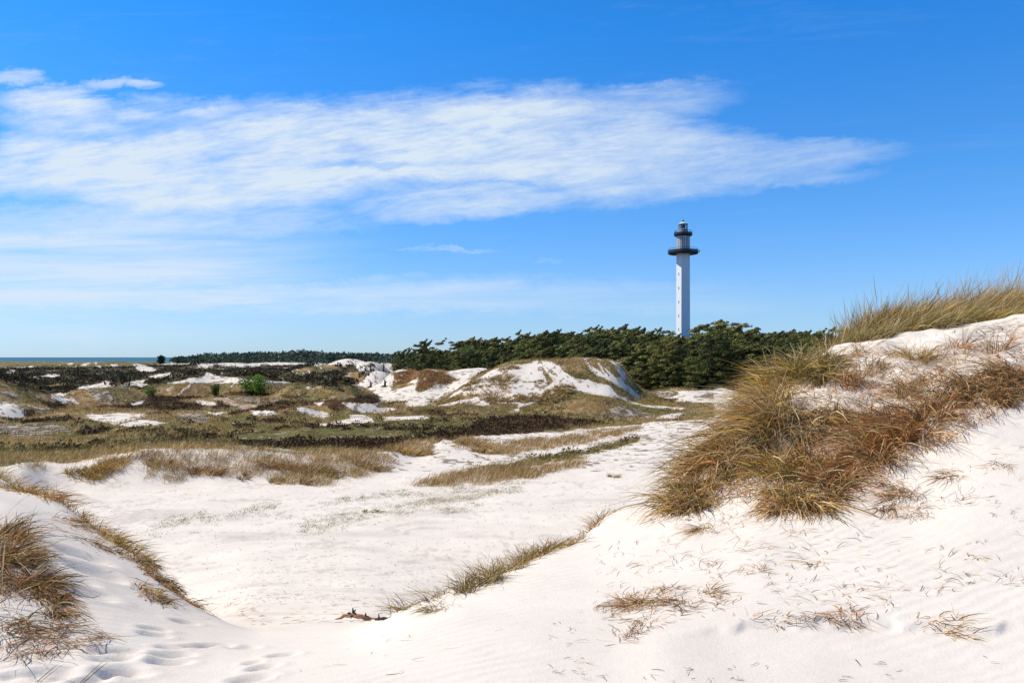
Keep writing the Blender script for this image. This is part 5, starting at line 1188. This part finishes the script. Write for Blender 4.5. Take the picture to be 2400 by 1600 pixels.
def nz(sx, sy, seed, det=6, rough=.6, warp=0.0, shear=0.0, scale=1.0):
    v_ = mth('ADD', Vv, mth('MULTIPLY', U, shear))
    n = N(nt, 'ShaderNodeTexNoise'); n.inputs['Scale'].default_value = scale; n.inputs['Detail'].default_value = det; n.inputs['Roughness'].default_value = rough
    n.inputs['Distortion'].default_value = warp
    nt.links.new(vec(mth('MULTIPLY', U, sx), mth('MULTIPLY', v_, sy), seed), n.inputs['Vector']); return n.outputs['Fac']
def curve(pts):
    n = N(nt, 'ShaderNodeFloatCurve'); c = n.mapping.curves[0]
    pts = [(p / 2352, q / 1000) for p, q in pts]
    c.points[0].location = pts[0]; c.points[1].location = pts[-1]
    for p in pts[1:-1]: c.points.new(*p)
    n.mapping.update(); nt.links.new(mth('DIVIDE', U, 2.352), n.inputs['Value']); return n.outputs[0]
top = curve([(0,318),(60,290),(200,300),(300,300),(400,288),(480,268),(560,248),(620,238),(740,232),(860,230),(1000,218),(1180,206),(1330,204),(1470,228),(1580,255),(1700,292),(1850,318),(1960,330),(2060,340),(2352,352)])
bot = curve([(0,440),(150,458),(230,488),(400,500),(600,494),(720,478),(820,452),(1000,432),(1175,424),(1260,432),(1330,470),(1480,462),(1650,446),(1850,424),(1960,384),(2060,360),(2352,345)])
fine = nz(4.5, 20, 1.0, 10, .70, .35, .10)
big = nz(2.0, 8, 4.0, 5, .55, .4, .08)
rip = nz(10, 60, 7.0, 7, .68, .3, .12)
nn = mth('ADD', mth('ADD', mth('MULTIPLY', fine, .46), mth('MULTIPLY', big, .28)), mth('MULTIPLY', rip, .26))
wob = mth('ADD', mth('MULTIPLY', mth('SUBTRACT', nz(7, 15, 9.0, 9, .72, .3), .5), .085), mth('MULTIPLY', mth('SUBTRACT', rip, .5), .02))
Vw = mth('ADD', Vv, wob)
env = mth('MINIMUM', mapr(mth('SUBTRACT', Vw, top), -.035, .055, 0, 1, True), mapr(mth('SUBTRACT', bot, Vw), -.035, .045, 0, 1, True))
def ell(cx_, cy_, rx, ry, v=None, tilt=0.0):
    a = mth('DIVIDE', mth('SUBTRACT', U, cx_), rx); vv = v or Vw
    if tilt: vv = mth('ADD', vv, mth('MULTIPLY', mth('SUBTRACT', U, cx_), tilt))
    b_ = mth('DIVIDE', mth('SUBTRACT', vv, cy_), ry)
    d = mth('ADD', mth('MULTIPLY', a, a), mth('MULTIPLY', b_, b_)); return mapr(d, 0, 1, 1, 0, True)
env = mth('SUBTRACT', env, mth('MULTIPLY', ell(.86, .376, .15, .016), .40))
env = mth('SUBTRACT', env, mth('MULTIPLY', mapr(U, 1.15, 2.05, 0, 1), .42))
arms = mth('MULTIPLY', ell(.14, .245, .19, .042, None, -.10), .85)
for q in [((.16, .288, .22, .040), -.10, .85), ((1.08, .460, .36, .055), .06, .80), ((.40, .500, .60, .055), -.02, .60), ((1.46, .236, .28, .060), .04, .60), ((.42, .268, .32, .055), -.04, .58), ((1.84, .350, .30, .040), .02, .60), ((1.72, .412, .36, .030), .04, .5)]:
    arms = mth('MAXIMUM', arms, mth('MULTIPLY', ell(*q[0], None, q[1]), q[2]))
env = mth('MAXIMUM', env, arms)
val = mth('ADD', mth('MULTIPLY', env, 1.10), mth('MULTIPLY', mth('SUBTRACT', nn, .5), mth('ADD', .6, mth('MULTIPLY', env, 4.6))))
a1 = mth('MULTIPLY', mapr(val, .02, 1.30, 0, 1), .96)
# veil at lower left
s2 = nz(2.0, 30, 12.0, 9, .66, .3, .02)
s3 = nz(1.2, 9, 17.0, 6, .6, .4, .05)
sm = mth('ADD', mth('MULTIPLY', s2, .6), mth('MULTIPLY', s3, .4))
def band(v0, v1, v2, v3): return mth('MINIMUM', mapr(Vw, v0, v1, 0, 1, True), mapr(Vw, v2, v3, 1, 0, True))
env2 = mth('MULTIPLY', band(.475, .57, .63, .72), mapr(U, .25, .98, 1, 0, True))
env2 = mth('MAXIMUM', env2, mth('MULTIPLY', mth('MULTIPLY', band(.625, .670, .695, .735), mapr(U, .5, 1.9, 1, 0)), .95))
env2 = mth('MAXIMUM', env2, mth('MULTIPLY', mth('MULTIPLY', band(.60, .66, .73, .82), mapr(U, .2, .95, 1, 0)), .55))
a2 = mth('MULTIPLY', mapr(mth('ADD', mth('MULTIPLY', env2, 1.1), mth('MULTIPLY', mth('SUBTRACT', sm, .5), mth('ADD', .4, mth('MULTIPLY', env2, 4.4)))), .02, 1.30, 0, 1), .84)
# small puffs and streaks
pn = mth('SUBTRACT', mth('ADD', mth('MULTIPLY', fine, .5), mth('MULTIPLY', rip, .5)), .5)
pf = mth('MULTIPLY', ell(.04, .182, .10, .026), .8)
for q, w_ in [((.15,.205,.10,.024),.8),((.245,.190,.09,.022),.75),((.33,.197,.07,.018),.8),((.20,.226,.09,.018),.6),((.455,.258,.09,.020),.6),((.32,.265,.12,.022),.6),((.68,.243,.12,.018),.5),((1.16,.222,.12,.018),.5),((1.02,.572,.20,.010),.55),((1.6,.19,.16,.018),.3),((1.49,.212,.16,.020),.35),((1.26,.602,.06,.008),.4)]:
    pf = mth('MAXIMUM', pf, mth('MULTIPLY', ell(*q), w_))
a3 = mth('MULTIPLY', mapr(mth('ADD', pf, mth('MULTIPLY', pn, mth('ADD', .2, mth('MULTIPLY', pf, 3.0)))), .12, 1.25, 0, 1, True), .78)
# faint bands low at right
s4 = nz(.9, 34, 22.0, 5, .55, .3, .02)
a4 = mth('MULTIPLY', mapr(s4, .5, .75, 0, 1, True), mth('MULTIPLY', mth('MULTIPLY', mapr(Vv, .57, .61, 0, 1, True), mapr(Vv, .66, .72, 1, 0, True)), mapr(U, 1.3, 1.8, 0, .30)))
a1 = mth('MULTIPLY', a1, mapr(U, 1.15, 2.1, 1, .5))
al = a1
for q in (a2, a3): al = mth('SUBTRACT', 1.0, mth('MULTIPLY', mth('SUBTRACT', 1.0, al), mth('SUBTRACT', 1.0, q)))
al = mth('MULTIPLY', al, front)
# a dry, deep northern blue: the clear-sky model with its red and green held back away from the horizon
ramp = N(nt, 'ShaderNodeValToRGB'); nt.links.new(mapr(sep.outputs['Z'], 0, 1, 0, 1), ramp.inputs[0])
els = ramp.color_ramp.elements
els[0].position = 0; els[0].color = SKYRAMP[0]; els[1].position = 1; els[1].color = SKYRAMP[-1]
for p, c in zip((.07, .2, .38, .5), SKYRAMP[1:-1]):
    e = els.new(p); e.color = c
mul = N(nt, 'ShaderNodeMix', data_type='RGBA', blend_type='MULTIPLY'); mul.inputs[0].default_value = 1
nt.links.new(sky.outputs[0], mul.inputs[6]); nt.links.new(ramp.outputs[0], mul.inputs[7])
mc = N(nt, 'ShaderNodeMix', data_type='RGBA'); nt.links.new(al, mc.inputs[0]); nt.links.new(mul.outputs[2], mc.inputs[6]); mc.inputs[7].default_value = CLOUD
md = N(nt, 'ShaderNodeMix', data_type='RGBA'); nt.links.new(mth('MULTIPLY', a4, front), md.inputs[0]); nt.links.new(mc.outputs[2], md.inputs[6]); md.inputs[7].default_value = CLOUD2
nt.links.new(md.outputs[2], bg.inputs['Color']); bg.inputs['Strength'].default_value = SKY_STR

sl = bpy.data.lights.new('sun', 'SUN'); sl.energy = SUN_STR; sl.angle = math.radians(.53); sl.color = SUN_COL
so = bpy.data.objects.new('sun', sl); C.objects.link(so)
from mathutils import Vector
sd = Vector((math.sin(SUN_AZ) * math.cos(SUN_EL), math.cos(SUN_AZ) * math.cos(SUN_EL), math.sin(SUN_EL)))
so.rotation_euler = sd.to_track_quat('Z', 'Y').to_euler(); so.location = sd * 50

cam = bpy.data.cameras.new('camera'); co = bpy.data.objects.new('camera', cam); C.objects.link(co)
cam.sensor_width = 36; cam.lens = F / W * 36; cam.shift_y = (HY - HH / 2) / W
cam.clip_start = .05; cam.clip_end = 60000
co.location = (0, 0, 0); co.rotation_euler = (math.radians(90), 0, 0)
sc.camera = co
sc.view_settings.view_transform = 'Standard'; sc.view_settings.look = 'None'; sc.view_settings.exposure = EXPO; sc.view_settings.gamma = 1
sc.render.film_transparent = False
sc.cycles.max_bounces = 6; sc.cycles.transparent_max_bounces = 8
